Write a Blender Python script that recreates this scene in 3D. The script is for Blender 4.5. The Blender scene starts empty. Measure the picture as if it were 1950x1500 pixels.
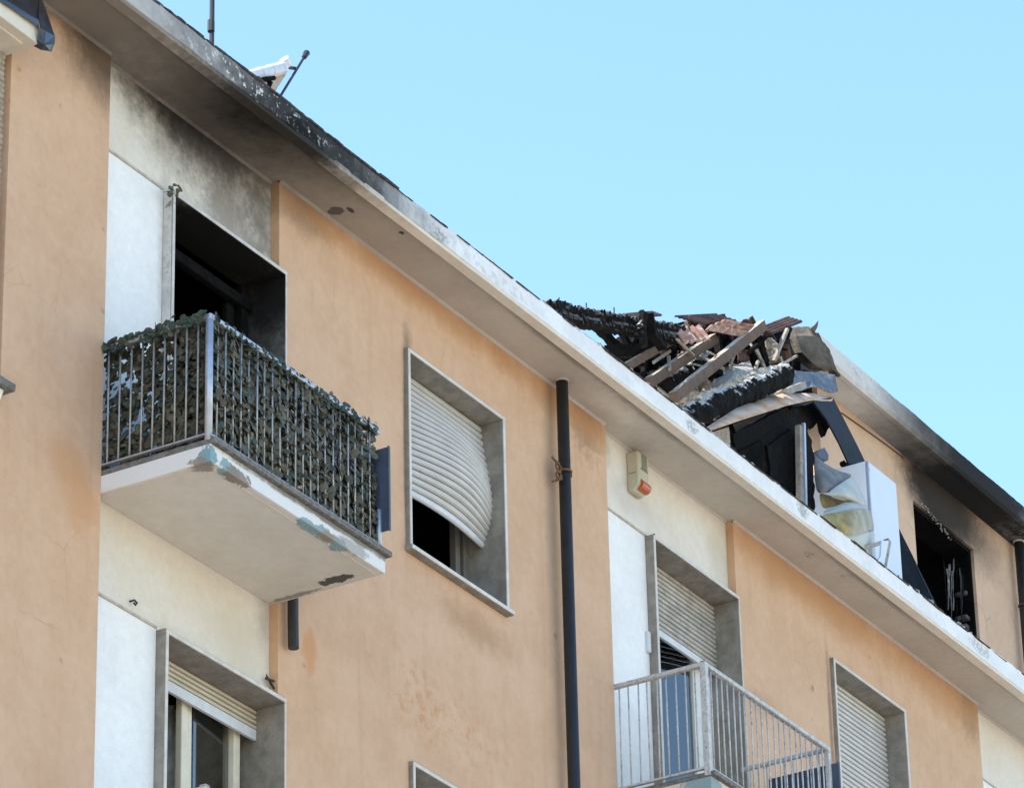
import bpy, bmesh, math, random
from mathutils import Vector, Matrix, noise
rnd = random.Random(7)
R = math.radians
scene = bpy.context.scene
col = scene.collection

# ------------------------------------------------------------------ camera, sky, sun, exposure
W, H, F = 1950, 1500, 8325.4
CAM = Vector((0.0, -14.3255, 1.65))
YAW, PIT, ROL = R(59.47143), R(27.15131), R(-1.396465)
fwd = Vector((math.sin(YAW)*math.cos(PIT), math.cos(YAW)*math.cos(PIT), math.sin(PIT)))
rgt0 = Vector((math.cos(YAW), -math.sin(YAW), 0)); up0 = rgt0.cross(fwd)
rgt = math.cos(ROL)*rgt0 + math.sin(ROL)*up0
upv = -math.sin(ROL)*rgt0 + math.cos(ROL)*up0
cd = bpy.data.cameras.new('camera'); cam = bpy.data.objects.new('camera', cd); col.objects.link(cam)
m = Matrix((rgt, upv, -fwd)).transposed().to_4x4(); m.translation = CAM
cam.matrix_world = m
cd.sensor_fit = 'HORIZONTAL'; cd.sensor_width = 36; cd.lens = F/W*36
cd.clip_start = 0.5; cd.clip_end = 3000
scene.camera = cam

SUN = Vector((-0.66, 0.60, 0.86)).normalized()          # towards the sun: over the roof, from the left
el = math.asin(SUN.z); az = math.atan2(SUN.x, SUN.y)
world = bpy.data.worlds.new('World'); scene.world = world; world.use_nodes = True
wn = world.node_tree.nodes; wl = world.node_tree.links
bg = wn['Background']; sky = wn.new('ShaderNodeTexSky'); sky.sky_type = 'NISHITA'
sky.sun_disc = False; sky.sun_elevation = el; sky.sun_rotation = az
sky.air_density = 1.7; sky.dust_density = 0.2; sky.ozone_density = 6.5; sky.altitude = 100
wl.new(sky.outputs[0], bg.inputs[0]); bg.inputs[1].default_value = 0.13
sd = bpy.data.lights.new('sun', 'SUN'); sd.energy = 3.4; sd.angle = R(0.5); sd.color = (1, 0.93, 0.82)
so = bpy.data.objects.new('sun', sd); col.objects.link(so)
so.rotation_euler = (-SUN).to_track_quat('-Z', 'Y').to_euler(); so.location = (0, 0, 40)
scene.view_settings.view_transform = 'Standard'; scene.view_settings.look = 'None'
scene.view_settings.exposure = 1.5; scene.view_settings.gamma = 1.0
scene.view_settings.use_curve_mapping = False
scene.render.engine = 'CYCLES'
scene.cycles.max_bounces = 8; scene.cycles.diffuse_bounces = 5

def P(x, y, Y):
    """the point of the plane at depth Y that the photograph shows at (x, y)"""
    d = fwd + rgt*((x-W/2)/F) - upv*((y-H/2)/F)
    return CAM + d*((Y-CAM.y)/d.y)

# ------------------------------------------------------------------ materials
def new_mat(name):
    mt = bpy.data.materials.new(name); mt.use_nodes = True
    nt = mt.node_tree; b = nt.nodes['Principled BSDF']
    return mt, nt, b
def nd(nt, t, **kw):
    n = nt.nodes.new(t)
    for k, v in kw.items():
        if isinstance(k, str) and hasattr(n, k): setattr(n, k, v)
    return n
def math_(nt, op, a, b=None, c=None, clamp=False):
    n = nt.nodes.new('ShaderNodeMath'); n.operation = op; n.use_clamp = clamp
    for i, v in enumerate((a, b, c)):
        if v is None: continue
        if isinstance(v, (int, float)): n.inputs[i].default_value = v
        else: nt.links.new(v, n.inputs[i])
    return n.outputs[0]
def noise_(nt, vec, scale, detail=4, rough=.6, dist=0):
    n = nt.nodes.new('ShaderNodeTexNoise'); n.inputs['Scale'].default_value = scale
    n.inputs['Detail'].default_value = detail; n.inputs['Roughness'].default_value = rough
    n.inputs['Distortion'].default_value = dist
    if vec is not None: nt.links.new(vec, n.inputs['Vector'])
    return n.outputs['Fac']
def ramp(nt, v, a, b, lo=0.0, hi=1.0):
    n = nt.nodes.new('ShaderNodeMapRange'); n.interpolation_type = 'SMOOTHSTEP'
    nt.links.new(v, n.inputs[0])
    for i, x in zip((1, 2, 3, 4), (a, b, lo, hi)): n.inputs[i].default_value = x
    return n.outputs[0]
def mixc(nt, fac, a, b):
    n = nt.nodes.new('ShaderNodeMix'); n.data_type = 'RGBA'
    if isinstance(fac, (int, float)): n.inputs[0].default_value = fac
    else: nt.links.new(fac, n.inputs[0])
    for i, v in ((6, a), (7, b)):
        if isinstance(v, (tuple, list)): n.inputs[i].default_value = (*v[:3], 1)
        else: nt.links.new(v, n.inputs[i])
    return n.outputs[2]
def position(nt):
    return nt.nodes.new('ShaderNodeNewGeometry').outputs['Position']
def zone(nt, pos, c, r, soft=.5, amt=.5, nsc=6.0, thresh=None):
    """0..1 inside a noisy ellipsoid of world centre c and radii r"""
    s = nt.nodes.new('ShaderNodeVectorMath'); s.operation = 'SUBTRACT'
    nt.links.new(pos, s.inputs[0]); s.inputs[1].default_value = c
    dv = nt.nodes.new('ShaderNodeVectorMath'); dv.operation = 'DIVIDE'
    nt.links.new(s.outputs[0], dv.inputs[0]); dv.inputs[1].default_value = r
    ln = nt.nodes.new('ShaderNodeVectorMath'); ln.operation = 'LENGTH'
    nt.links.new(dv.outputs[0], ln.inputs[0])
    n = noise_(nt, pos, nsc, 6, .65)
    d = math_(nt, 'MULTIPLY_ADD', math_(nt, 'SUBTRACT', n, .5), amt*2, ln.outputs['Value'])
    if soft > .5: d = math_(nt, 'MULTIPLY_ADD', math_(nt, 'SUBTRACT', noise_(nt, pos, nsc*5, 8, .75), .5), .45, d)
    v = ramp(nt, d, 1.0-soft, 1.0+soft*.2, 1, 0)
    if thresh is not None:
        n2 = noise_(nt, pos, nsc*2.3, 8, .7)
        v = math_(nt, 'MULTIPLY', v, ramp(nt, n2, thresh, thresh+(.06 if soft < .65 else .2)))
    return v
def plaster(name, c1, c2, zones=(), rough=.9, grain=1.0, mott=2.2, bump=.25, spots=None, streak=0.0, streakcol=(.2, .17, .14), bands=(), cracks=0):
    """painted render: mottled colour, fine grain, stains / peelings as noisy zones"""
    mt, nt, b = new_mat(name); pos = position(nt)
    n1 = noise_(nt, pos, mott, 6, .62); n2 = noise_(nt, pos, 14, 5, .6); n3 = noise_(nt, pos, 130*grain, 3, .6)
    c = mixc(nt, ramp(nt, n1, .32, .68), c1, c2)
    dk = math_(nt, 'MULTIPLY_ADD', ramp(nt, n2, .25, .75), .08, .955)
    dk = math_(nt, 'MULTIPLY', dk, math_(nt, 'MULTIPLY_ADD', n3, .24, .88))
    if streak:
        mp = nt.nodes.new('ShaderNodeMapping'); nt.links.new(pos, mp.inputs[0]); mp.inputs['Scale'].default_value = (7, 7, .45)
        ns = noise_(nt, mp.outputs[0], 1.0, 6, .6)
        c = mixc(nt, math_(nt, 'MULTIPLY', ramp(nt, ns, .52, .78), streak), c, streakcol)
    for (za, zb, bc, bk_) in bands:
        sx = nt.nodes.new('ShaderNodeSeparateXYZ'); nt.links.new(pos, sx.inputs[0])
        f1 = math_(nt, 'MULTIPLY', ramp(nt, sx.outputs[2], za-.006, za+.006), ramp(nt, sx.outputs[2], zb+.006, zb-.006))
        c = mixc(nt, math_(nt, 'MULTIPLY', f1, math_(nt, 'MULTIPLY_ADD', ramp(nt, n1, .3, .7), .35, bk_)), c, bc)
    hsv = nt.nodes.new('ShaderNodeMix'); hsv.data_type = 'RGBA'; hsv.blend_type = 'MULTIPLY'; hsv.inputs[0].default_value = 1
    nt.links.new(c, hsv.inputs[6]); nt.links.new(dk, hsv.inputs[7]); c = hsv.outputs[2]
    if spots:
        vo = nt.nodes.new('ShaderNodeTexVoronoi'); vo.inputs['Scale'].default_value = spots[1]; nt.links.new(pos, vo.inputs['Vector'])
        n4 = noise_(nt, pos, 4, 3)
        c = mixc(nt, math_(nt, 'MULTIPLY', ramp(nt, vo.outputs['Distance'], .16, .06), ramp(nt, n4, .5, .7)), c, spots[0])
    if cracks:
        wv = nt.nodes.new('ShaderNodeMix'); wv.data_type = 'RGBA'; wv.inputs[0].default_value = .12
        nn_ = nt.nodes.new('ShaderNodeTexNoise'); nn_.inputs['Scale'].default_value = 5; nn_.inputs['Detail'].default_value = 6; nt.links.new(pos, nn_.inputs['Vector'])
        nt.links.new(pos, wv.inputs[6]); nt.links.new(nn_.outputs['Color'], wv.inputs[7])
        ve = nt.nodes.new('ShaderNodeTexVoronoi'); ve.feature = 'DISTANCE_TO_EDGE'; ve.inputs['Scale'].default_value = 1.9; nt.links.new(wv.outputs[2], ve.inputs['Vector'])
        cm = math_(nt, 'MULTIPLY', ramp(nt, ve.outputs['Distance'], .009, .002), ramp(nt, noise_(nt, pos, 1.3, 3), .54, .66))
        c = mixc(nt, math_(nt, 'MULTIPLY', cm, cracks), c, (.24, .15, .09))
    hgt = math_(nt, 'ADD', math_(nt, 'MULTIPLY', n3, .45), math_(nt, 'MULTIPLY', n2, .12))
    for z in zones:
        v = zone(nt, pos, z['c'], z['r'], z.get('soft', .5), z.get('amt', .4), z.get('n', 6.), z.get('th'))
        c = mixc(nt, math_(nt, 'MULTIPLY', v, z.get('k', 1.)), c, z['col'])
        if z.get('dig'): hgt = math_(nt, 'MULTIPLY_ADD', v, -z['dig'], hgt)
    nt.links.new(c, b.inputs['Base Color']); b.inputs['Roughness'].default_value = rough
    b.inputs['Specular IOR Level'].default_value = .2
    bp = nt.nodes.new('ShaderNodeBump'); bp.inputs['Strength'].default_value = bump; bp.inputs['Distance'].default_value = .008
    nt.links.new(hgt, bp.inputs['Height']); nt.links.new(bp.outputs[0], b.inputs['Normal'])
    return mt
def simple(name, c, rough=.6, metal=0., var=.25, sc=20, c2=None, spec=.4, bump=.1, dirt=None, thr=(.55, .7)):
    mt, nt, b = new_mat(name); tc = nt.nodes.new('ShaderNodeTexCoord'); oi = nt.nodes.new('ShaderNodeObjectInfo')
    ad = nt.nodes.new('ShaderNodeVectorMath'); ad.operation = 'ADD'
    nt.links.new(tc.outputs['Object'], ad.inputs[0]); nt.links.new(oi.outputs['Location'], ad.inputs[1])
    pos = ad.outputs[0]
    n1 = noise_(nt, pos, sc, 6, .65)
    cc = mixc(nt, ramp(nt, n1, .3, .7), tuple(x*(1-var) for x in c), c2 or tuple(min(1, x*(1+var)) for x in c))
    if dirt:
        n2 = noise_(nt, pos, sc*1.7, 8, .7)
        cc = mixc(nt, ramp(nt, n2, thr[0], thr[1]), cc, dirt)
    nt.links.new(cc, b.inputs['Base Color']); b.inputs['Roughness'].default_value = rough; b.inputs['Metallic'].default_value = metal
    b.inputs['Specular IOR Level'].default_value = spec
    bp = nt.nodes.new('ShaderNodeBump'); bp.inputs['Strength'].default_value = bump; bp.inputs['Distance'].default_value = .01
    nt.links.new(noise_(nt, pos, sc*4, 4), bp.inputs['Height']); nt.links.new(bp.outputs[0], b.inputs['Normal'])
    return mt

SOOT = (.010, .009, .009); SOOTB = (.040, .032, .026)
OR1, OR2 = (.565, .357, .226), (.615, .405, .268)
def zz(px, py, Y, r, colr, **k):
    return dict(c=tuple(P(px, py, Y)), r=r, col=colr, **k)
DEEP = (.44, .235, .115)
orange = plaster('orange_render', OR1, OR2, zones=[
    dict(c=(19.25, 0, 16.36), r=(.62, .3, .42), col=SOOTB, k=.85, soft=.85, amt=.25),
    dict(c=(18.7, 0, 16.5), r=(.7, .3, .2), col=SOOTB, k=.6, soft=.8, amt=.3),
    dict(c=(21.5, 0, 16.42), r=(.55, .3, .3), col=SOOTB, k=.6, soft=.8, amt=.4),
    dict(c=(25.35, 0, 16.36), r=(.30, .3, .4), col=(.2, .13, .08), k=.55, soft=.7, amt=.7, n=14),
    dict(c=(31.9, 0, 16.3), r=(.28, .3, .35), col=(.2, .14, .08), k=.5, soft=.7, amt=.6, n=12),
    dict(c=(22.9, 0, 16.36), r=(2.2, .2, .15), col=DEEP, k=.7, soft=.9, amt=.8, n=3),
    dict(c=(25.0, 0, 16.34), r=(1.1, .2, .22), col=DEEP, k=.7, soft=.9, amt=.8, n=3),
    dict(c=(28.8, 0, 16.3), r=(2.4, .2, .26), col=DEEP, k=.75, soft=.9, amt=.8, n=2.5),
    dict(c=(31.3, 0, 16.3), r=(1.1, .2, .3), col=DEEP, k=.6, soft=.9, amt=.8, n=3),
    zz(128, 880, 0, (.24, .2, .2), (.53, .28, .13), k=.55, soft=.6, amt=.45, n=5),
    zz(155, 950, 0, (.2, .2, .26), (.53, .28, .13), k=.55, soft=.6, amt=.45, n=6),
    zz(800, 1340, 0, (.42, .2, .34), (.50, .255, .11), k=.8, soft=.7, amt=.8, n=5, th=.46),
    zz(880, 1400, 0, (.75, .2, .34), (.51, .26, .115), k=.75, soft=.7, amt=.8, n=5, th=.48),
    zz(590, 1240, 0, (.10, .2, .18), (.55, .25, .095), k=.6, soft=.5, amt=.6, n=8),
    zz(775, 660, 0, (.07, .2, .25), (.14, .10, .07), k=.6, soft=.9, amt=.7, n=12),
    zz(772, 860, 0, (.035, .2, .9), (.12, .09, .07), k=.7, soft=.9, amt=.5, n=10),
    zz(905, 1195, 0, (.6, .2, .18), (.38, .21, .11), k=.6, soft=.9, amt=.6, n=8),
    zz(1582, 1380, 0, (.04, .2, .9), (.12, .09, .07), k=.6, soft=.9, amt=.5, n=10),
    zz(1050, 1000, 0, (.10, .2, 1.5), (.38, .28, .19), k=.55, soft=.9, amt=.5, n=5),
    zz(1450, 1340, 0, (.35, .2, .12), (.40, .26, .16), k=.6, soft=.9, amt=.7, n=5),
    zz(1300, 1350, 0, (.3, .2, .5), (.42, .25, .14), k=.4, soft=.9, amt=.7, n=5),
    ], spots=((.3, .17, .09), 4.0), cracks=.2, streak=.36, streakcol=(.40, .245, .14))
CREAM = (.64, .57, .47)  # bands above the mouldings: creamier paint, with warm bounce light mixed into the colour
white = plaster('white_render', (.76, .755, .735), (.82, .815, .795), zones=[
    dict(c=(20.55, .065, 16.45), r=(1.35, .4, .55), col=SOOTB, k=.92, soft=.75, amt=.35, n=4),
    dict(c=(20.2, .065, 16.50), r=(1.1, .4, .32), col=SOOT, k=.9, soft=.8, amt=.3, n=4),
    dict(c=(20.75, .065, 15.95), r=(.55, .4, .32), col=(.16, .13, .10), k=.7, soft=.8, amt=.7, n=8),
    dict(c=(20.05, .065, 15.6), r=(.09, .4, 1.0), col=(.22, .2, .18), k=.25, soft=.9, amt=.6, n=14),
    dict(c=(21.15, .065, 16.1), r=(.2, .4, .45), col=(.12, .1, .08), k=.6, soft=.8, amt=.5, n=8),
    dict(c=(25.72, .065, 16.3), r=(.14, .4, .25), col=(.35, .31, .27), k=.6, soft=.9, amt=.6, n=10),
    dict(c=(26.2, .065, 16.0), r=(.5, .4, .22), col=(.5, .46, .40), k=.6, soft=.9, amt=.8, n=6),
    dict(c=(27.5, .065, 16.1), r=(.25, .4, .4), col=(.52, .46, .37), k=.6, soft=.9, amt=.7, n=6),
    dict(c=(20.9, .065, 12.9), r=(.5, .4, .3), col=(.55, .48, .37), k=.5, soft=.9, amt=.7, n=5),
    dict(c=(21.2, .065, 13.2), r=(.12, .4, .2), col=(.3, .28, .24), k=.5, soft=.9, amt=.6, n=10),
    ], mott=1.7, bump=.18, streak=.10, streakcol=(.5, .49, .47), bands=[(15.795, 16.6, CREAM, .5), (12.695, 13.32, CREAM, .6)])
lip_soot = [dict(c=(20.6, -.42, 16.44), r=(1.5, .5, .5), col=(.010, .009, .008), k=.97, soft=.75, amt=.3, n=3), dict(c=(18.8, -.42, 16.44), r=(1.4, .5, .5), col=(.10, .085, .07), k=.8, soft=.8, amt=.3, n=3)]
lip_m = plaster('lip_paint', (.66, .58, .48), (.72, .65, .56), zones=lip_soot, bump=.15)
soffit_m = plaster('soffit_render', (.48, .425, .365), (.545, .49, .425), zones=[
    dict(c=(20.5, -.2, 16.44), r=(1.7, .9, .6), col=SOOTB, k=.9, soft=.8, amt=.25, n=2.5),
    dict(c=(20.55, -.42, 16.44), r=(1.5, .42, .6), col=(.005, .0045, .004), k=.97, soft=.7, amt=.3, n=3.5),
    dict(c=(18.9, -.2, 16.44), r=(1.6, .8, .5), col=(.14, .115, .095), k=.8, soft=.8, amt=.3, n=2.5),
    dict(c=(22.0, -.2, 16.44), r=(1.5, .8, .5), col=(.30, .25, .20), k=.6, soft=.9, amt=.3, n=3),
    zz(640, 405, -.09, (.06, .06, .08), (.10, .09, .08), k=.95, soft=.15, amt=.6, n=20, dig=5),
    zz(668, 397, -.18, (.05, .02, .08), (.06, .05, .05), k=.95, soft=.2, amt=.6, n=25, dig=5),
    zz(764, 437, -.3, (.03, .02, .08), (.05, .04, .04), k=.95, soft=.3, amt=.6, n=25, dig=3),
    zz(1075, 705, -.12, (.22, .10, .1), (.14, .125, .11), k=.8, soft=.9, amt=.4, n=8),
    zz(1205, 862, -.02, (.14, .10, .1), (.12, .11, .10), k=.85, soft=.9, amt=.4, n=8),
    dict(c=(24.4, -.34, 16.44), r=(1.0, .05, .1), col=(.2, .17, .14), k=.7, soft=.9, amt=.6, n=8),
    dict(c=(25.9, -.33, 16.44), r=(.9, .05, .1), col=(.2, .17, .14), k=.6, soft=.9, amt=.6, n=8),
    dict(c=(29.4, -.33, 16.44), r=(1.3, .04, .1), col=(.2, .17, .14), k=.6, soft=.9, amt=.6, n=8),
    dict(c=(25.5, -.2, 16.44), r=(.5, .12, .1), col=(.75, .7, .63), k=.5, soft=.9, amt=.8, n=6),
    zz(1485, 1000, -.32, (.16, .03, .1), (.08, .07, .06), k=.9, soft=.3, amt=.9, n=16, th=.55),
    zz(1540, 1060, -.2, (.06, .04, .1), (.10, .09, .08), k=.7, soft=.4, amt=.9, n=20, th=.5),
    zz(1640, 1113, -.2, (.07, .04, .1), (.16, .14, .12), k=.8, soft=.4, amt=.9, n=22, th=.5),
    zz(1265, 868, -.2, (.10, .04, .1), (.10, .09, .08), k=.6, soft=.5, amt=.9, n=18, th=.5),
    ], mott=1.6, bump=.14)
fascia_m = plaster('fascia_paint', (.70, .70, .70), (.78, .78, .775), zones=[
    dict(c=(18.9, -.45, 16.52), r=(1.5, .5, .6), col=(.34, .32, .30), k=.75, soft=.9, amt=.4, n=3),
    dict(c=(20.95, -.45, 16.52), r=(1.85, .6, .7), col=(.011, .011, .011), k=.97, soft=.75, amt=.25, n=2.5),
    dict(c=(20.9, -.45, 16.47), r=(.28, .3, .12), col=(.008, .008, .008), k=.98, soft=.4, amt=.5, n=10),
    dict(c=(20.3, -.45, 16.52), r=(1.1, .2, .10), col=(.66, .64, .61), k=.95, soft=.5, amt=.5, n=9, th=.56),
    dict(c=(21.4, -.45, 16.56), r=(.8, .2, .10), col=(.5, .5, .49), k=.8, soft=.5, amt=.5, n=10, th=.64),
    dict(c=(22.0, -.45, 16.56), r=(.08, .2, .14), col=(.25, .25, .25), k=.8, soft=.4, amt=.6, n=14),
    dict(c=(22.55, -.45, 16.49), r=(.14, .2, .07), col=(.3, .3, .29), k=.85, soft=.4, amt=.6, n=16, th=.45),
    dict(c=(26.2, -.45, 16.52), r=(.10, .2, .06), col=(.3, .3, .3), k=.7, soft=.4, amt=.7, n=16, th=.45),
    dict(c=(28.0, -.45, 16.54), r=(.11, .2, .08), col=(.36, .36, .36), k=.85, soft=.5, amt=.6, n=16, th=.4),
    dict(c=(31.2, -.45, 16.53), r=(.25, .2, .06), col=(.4, .4, .4), k=.8, soft=.5, amt=.6, n=16, th=.45),
    dict(c=(25.5, -.45, 16.54), r=(4.5, .2, .09), col=(.52, .52, .51), k=.35, soft=.7, amt=.9, n=3, th=.50),
    dict(c=(30.5, -.45, 16.50), r=(3.0, .2, .06), col=(.52, .51, .49), k=.4, soft=.7, amt=.9, n=4, th=.50),
    dict(c=(23.2, -.45, 16.50), r=(.9, .2, .06), col=(.42, .42, .41), k=.4, soft=.5, amt=.9, n=8, th=.5),
    dict(c=(26.5, -.45, 16.63), r=(6.5, .2, .035), col=(.2, .19, .18), k=.8, soft=.6, amt=.9, n=7, th=.42),
    ], mott=2.5, bump=.25)
slab_m = plaster('balcony_render', (.61, .555, .48), (.67, .62, .555), zones=[
    dict(c=(20.3, -.83, 13.37), r=(1.6, .075, .085), col=(.70, .70, .70), k=.9, soft=.3, amt=.15),
    dict(c=(19.335, -.4, 13.40), r=(.05, .6, .12), col=(.72, .72, .72), k=.8, soft=.3, amt=.15),
    dict(c=(20.5, -.82, 13.42), r=(1.2, .05, .03), col=(.12, .11, .08), k=.8, soft=.6, amt=.9, n=9),
    zz(365, 873, -.62, (.06, .17, .07), (.20, .33, .36), k=.98, soft=.12, amt=1.0, n=24, dig=7),
    zz(395, 868, -.78, (.07, .06, .07), (.20, .33, .36), k=.98, soft=.12, amt=1.0, n=24, dig=7),
    zz(385, 884, -.72, (.09, .08, .035), (.27, .235, .20), k=.9, soft=.15, amt=1.0, n=24, dig=6),
    zz(433, 893, -.80, (.09, .07, .05), (.22, .33, .35), k=.95, soft=.12, amt=1.0, n=24, dig=7),
    zz(452, 908, -.80, (.14, .06, .05), (.24, .20, .165), k=.92, soft=.12, amt=1.0, n=24, dig=7),
    zz(240, 924, -.25, (.05, .22, .035), (.24, .21, .18), k=.92, soft=.15, amt=1.0, n=24, dig=7),
    zz(585, 1003, -.80, (.10, .07, .05), (.23, .34, .36), k=.95, soft=.12, amt=1.0, n=24, dig=7),
    zz(615, 1018, -.80, (.16, .06, .05), (.24, .33, .345), k=.95, soft=.12, amt=1.0, n=24, dig=7),
    zz(625, 1022, -.79, (.13, .04, .03), (.30, .23, .17), k=.9, soft=.15, amt=.5, n=18),
    zz(645, 1038, -.79, (.08, .07, .04), (.23, .34, .36), k=.95, soft=.12, amt=1.0, n=24, dig=7),
    zz(668, 1040, -.81, (.2, .04, .05), (.3, .28, .25), k=.7, soft=.3, amt=.7, n=12),
    zz(640, 1104, -.5, (.05, .12, .04), (.07, .06, .055), k=.95, soft=.15, amt=1.0, n=24, dig=7),
    zz(560, 1135, -.14, (.03, .2, .04), (.25, .22, .19), k=.85, soft=.3, amt=1.0, n=24, dig=4),
    zz(1340, 1490, -.7, (.2, .2, .08), (.22, .33, .35), k=.9, soft=.2, amt=1.1, n=20, dig=6),
    ], mott=1.8, bump=.2)
attic_m = plaster('attic_render', (.54, .37, .255), (.60, .43, .31), zones=[
    dict(c=(33.35, .8, 19.2), r=(.95, .6, .62), col=SOOT, k=.97, soft=.55, amt=.22, n=3),
    dict(c=(33.9, .8, 19.1), r=(1.0, .6, .55), col=SOOTB, k=.7, soft=.85, amt=.3, n=3),
    ], streak=.12, streakcol=(.4, .26, .16), mott=1.5, cracks=.7)
attic_eave_m = plaster('attic_eave_paint', (.52, .50, .47), (.60, .585, .56), zones=[
    dict(c=(34.0, .6, 19.4), r=(2.1, .8, .8), col=SOOT, k=.985, soft=.5, amt=.25, n=2.5),
    dict(c=(32.3, .6, 19.4), r=(1.0, .6, .5), col=SOOTB, k=.6, soft=.9, amt=.4, n=3),
    dict(c=(31.4, .5, 19.4), r=(.5, .2, .1), col=(.36, .37, .38), k=.7, soft=.4, amt=.6, n=10, th=.5),
    dict(c=(34.9, .6, 19.4), r=(.6, .3, .3), col=(.3, .29, .28), k=.5, soft=.9, amt=.5, n=5, th=.4),
    ], mott=2, bump=.3)
stone = plaster('surround_stone', (.22, .195, .165), (.31, .28, .24), mott=7, grain=.6, bump=.5, spots=((.06, .055, .05), 26.0))
stone_edge = plaster('surround_edge_stone', (.55, .52, .48), (.66, .63, .59), mott=9, grain=.6, bump=.4, spots=((.12, .11, .1), 30.0))
stone_burnt = plaster('burnt_surround_stone', (.16, .15, .14), (.26, .245, .225), mott=6, bump=.6, zones=[
    dict(c=(20.75, .1, 15.8), r=(1.0, .8, .42), col=(.006, .006, .006), k=.99, soft=.6, amt=.3, n=6),
    dict(c=(20.65, .28, 15.0), r=(.78, .14, 1.2), col=(.006, .006, .006), k=.98, soft=.3, amt=.2, n=6),
    dict(c=(21.335, .1, 15.72), r=(.12, .5, .80), col=(.007, .0065, .006), k=.96, soft=.75, amt=.35, n=7),
    ], spots=((.02, .02, .02), 20.0))
edge_burnt = plaster('burnt_edge_stone', (.50, .48, .45), (.62, .6, .57), mott=9, bump=.5, zones=[
    dict(c=(20.3, 0, 15.68), r=(.45, .3, .05), col=(.02, .02, .02), k=.95, soft=.5, amt=.8, n=12, th=.5),
    dict(c=(21.1, 0, 15.68), r=(.4, .3, .06), col=(.02, .02, .02), k=.9, soft=.5, amt=.8, n=12, th=.52),
    dict(c=(19.98, 0, 15.3), r=(.06, .3, .6), col=(.10, .1, .1), k=.8, soft=.7, amt=.7, n=14, th=.48)])
coping_m = simple('coping_stone', (.16, .15, .135), .8, var=.35, sc=25, dirt=(.07, .07, .05))
black_room = simple('burnt_black', (.006, .006, .006), .95, var=.5, sc=4, spec=.05)
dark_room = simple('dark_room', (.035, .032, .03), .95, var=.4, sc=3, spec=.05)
slat_cream = simple('shutter_plastic', (.52, .47, .36), .45, var=.08, sc=6, dirt=(.4, .36, .28), thr=(.6, .85))
slat_grey = simple('shutter_grey_plastic', (.52, .51, .48), .45, var=.08, sc=6, dirt=(.28, .24, .17), thr=(.58, .85))
slat_dirty = simple('shutter_dirty_plastic', (.40, .375, .33), .55, var=.2, sc=8, dirt=(.12, .11, .1), thr=(.55, .75))
bar_m = simple('shutter_bar', (.60, .61, .62), .4, var=.08, sc=10)
pvc = simple('cream_frame', (.66, .60, .47), .4, var=.06, sc=10)
pvc_dim = simple('dim_frame', (.16, .15, .13), .5, var=.1, sc=10)
pvc_white = simple('white_frame', (.74, .73, .69), .4, var=.06, sc=10)
steel_pipe = simple('dark_pipe', (.018, .0185, .018), .5, var=.25, sc=8, spec=.5)
rust = simple('rusty_iron', (.11, .055, .03), .85, var=.5, sc=60, c2=(.22, .12, .06))
silver = simple('galvanised_steel', (.42, .46, .52), .38, metal=.55, var=.12, sc=14)
baluster_m = simple('baluster_steel', (.34, .35, .35), .45, metal=.3, var=.2, sc=22, dirt=(.16, .12, .09), thr=(.62, .8))
rail_old = simple('old_rail_paint', (.50, .50, .49), .6, var=.18, sc=26, dirt=(.14, .085, .05), thr=(.54, .70), bump=.3)
panel_m = simple('blue_grey_panel', (.055, .072, .105), .5, var=.15, sc=6)
felt_m = simple('roofing_felt', (.05, .048, .046), .95, var=.6, sc=40)
char = simple('charred_wood', (.0055, .005, .005), .9, var=.6, sc=18, bump=.8, dirt=(.035, .033, .031), thr=(.66, .8), spec=.12)
char_ash = simple('charred_ash_wood', (.008, .0075, .007), .9, var=.5, sc=18, bump=.9, dirt=(.10, .095, .09), thr=(.62, .74), spec=.1)
def add_ash_or_lit_tops(mt, lo=.36, hi=.62, col_=(.42, .405, .375)):
    nt = mt.node_tree; b = nt.nodes['Principled BSDF']; src = b.inputs['Base Color'].links[0].from_socket
    g_ = nt.nodes.new('ShaderNodeNewGeometry'); sx = nt.nodes.new('ShaderNodeSeparateXYZ'); nt.links.new(g_.outputs['True Normal'], sx.inputs[0])
    nz = noise_(nt, g_.outputs['Position'], 7, 6, .7)
    f_ = ramp(nt, math_(nt, 'MULTIPLY_ADD', nz, .9, sx.outputs[2]), lo+.45, hi+.45)
    nt.links.new(mixc(nt, f_, src, col_), b.inputs['Base Color'])
add_ash_or_lit_tops(char_ash)
ash = simple('ash_rubble', (.40, .38, .33), .95, var=.35, sc=14, bump=.9, dirt=(.03, .03, .03), thr=(.54, .66))
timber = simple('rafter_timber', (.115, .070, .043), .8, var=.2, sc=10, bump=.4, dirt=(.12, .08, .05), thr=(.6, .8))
add_ash_or_lit_tops(timber, .62, .85, (.50, .42, .32))  # rafter tops: sunlit look put into the colour of upward faces, not ash
timber_grey = simple('grey_timber', (.30, .27, .23), .85, var=.25, sc=10, bump=.5, dirt=(.05, .045, .04))
tile_m = simple('roof_tile', (.30, .155, .11), .85, var=.3, sc=9, bump=.3, dirt=(.52, .42, .36), thr=(.46, .66))
tile_sooty = simple('sooty_roof_tile', (.07, .035, .026), .9, var=.5, sc=8, bump=.3, dirt=(.015, .014, .014))
concrete_burnt = plaster('burnt_concrete', (.060, .052, .042), (.13, .115, .095), mott=5, bump=1.0, spots=((.03, .03, .03), 12.0))
zinc = simple('zinc_sheet', (.125, .15, .175), .85, metal=.0, var=.3, sc=7, bump=.3, dirt=(.32, .32, .32))
flash_m = simple('scorched_flashing', (.50, .27, .13), .7, var=.15, sc=5, c2=(.56, .46, .36), bump=.2, dirt=(.12, .08, .05), thr=(.68, .8))
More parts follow.
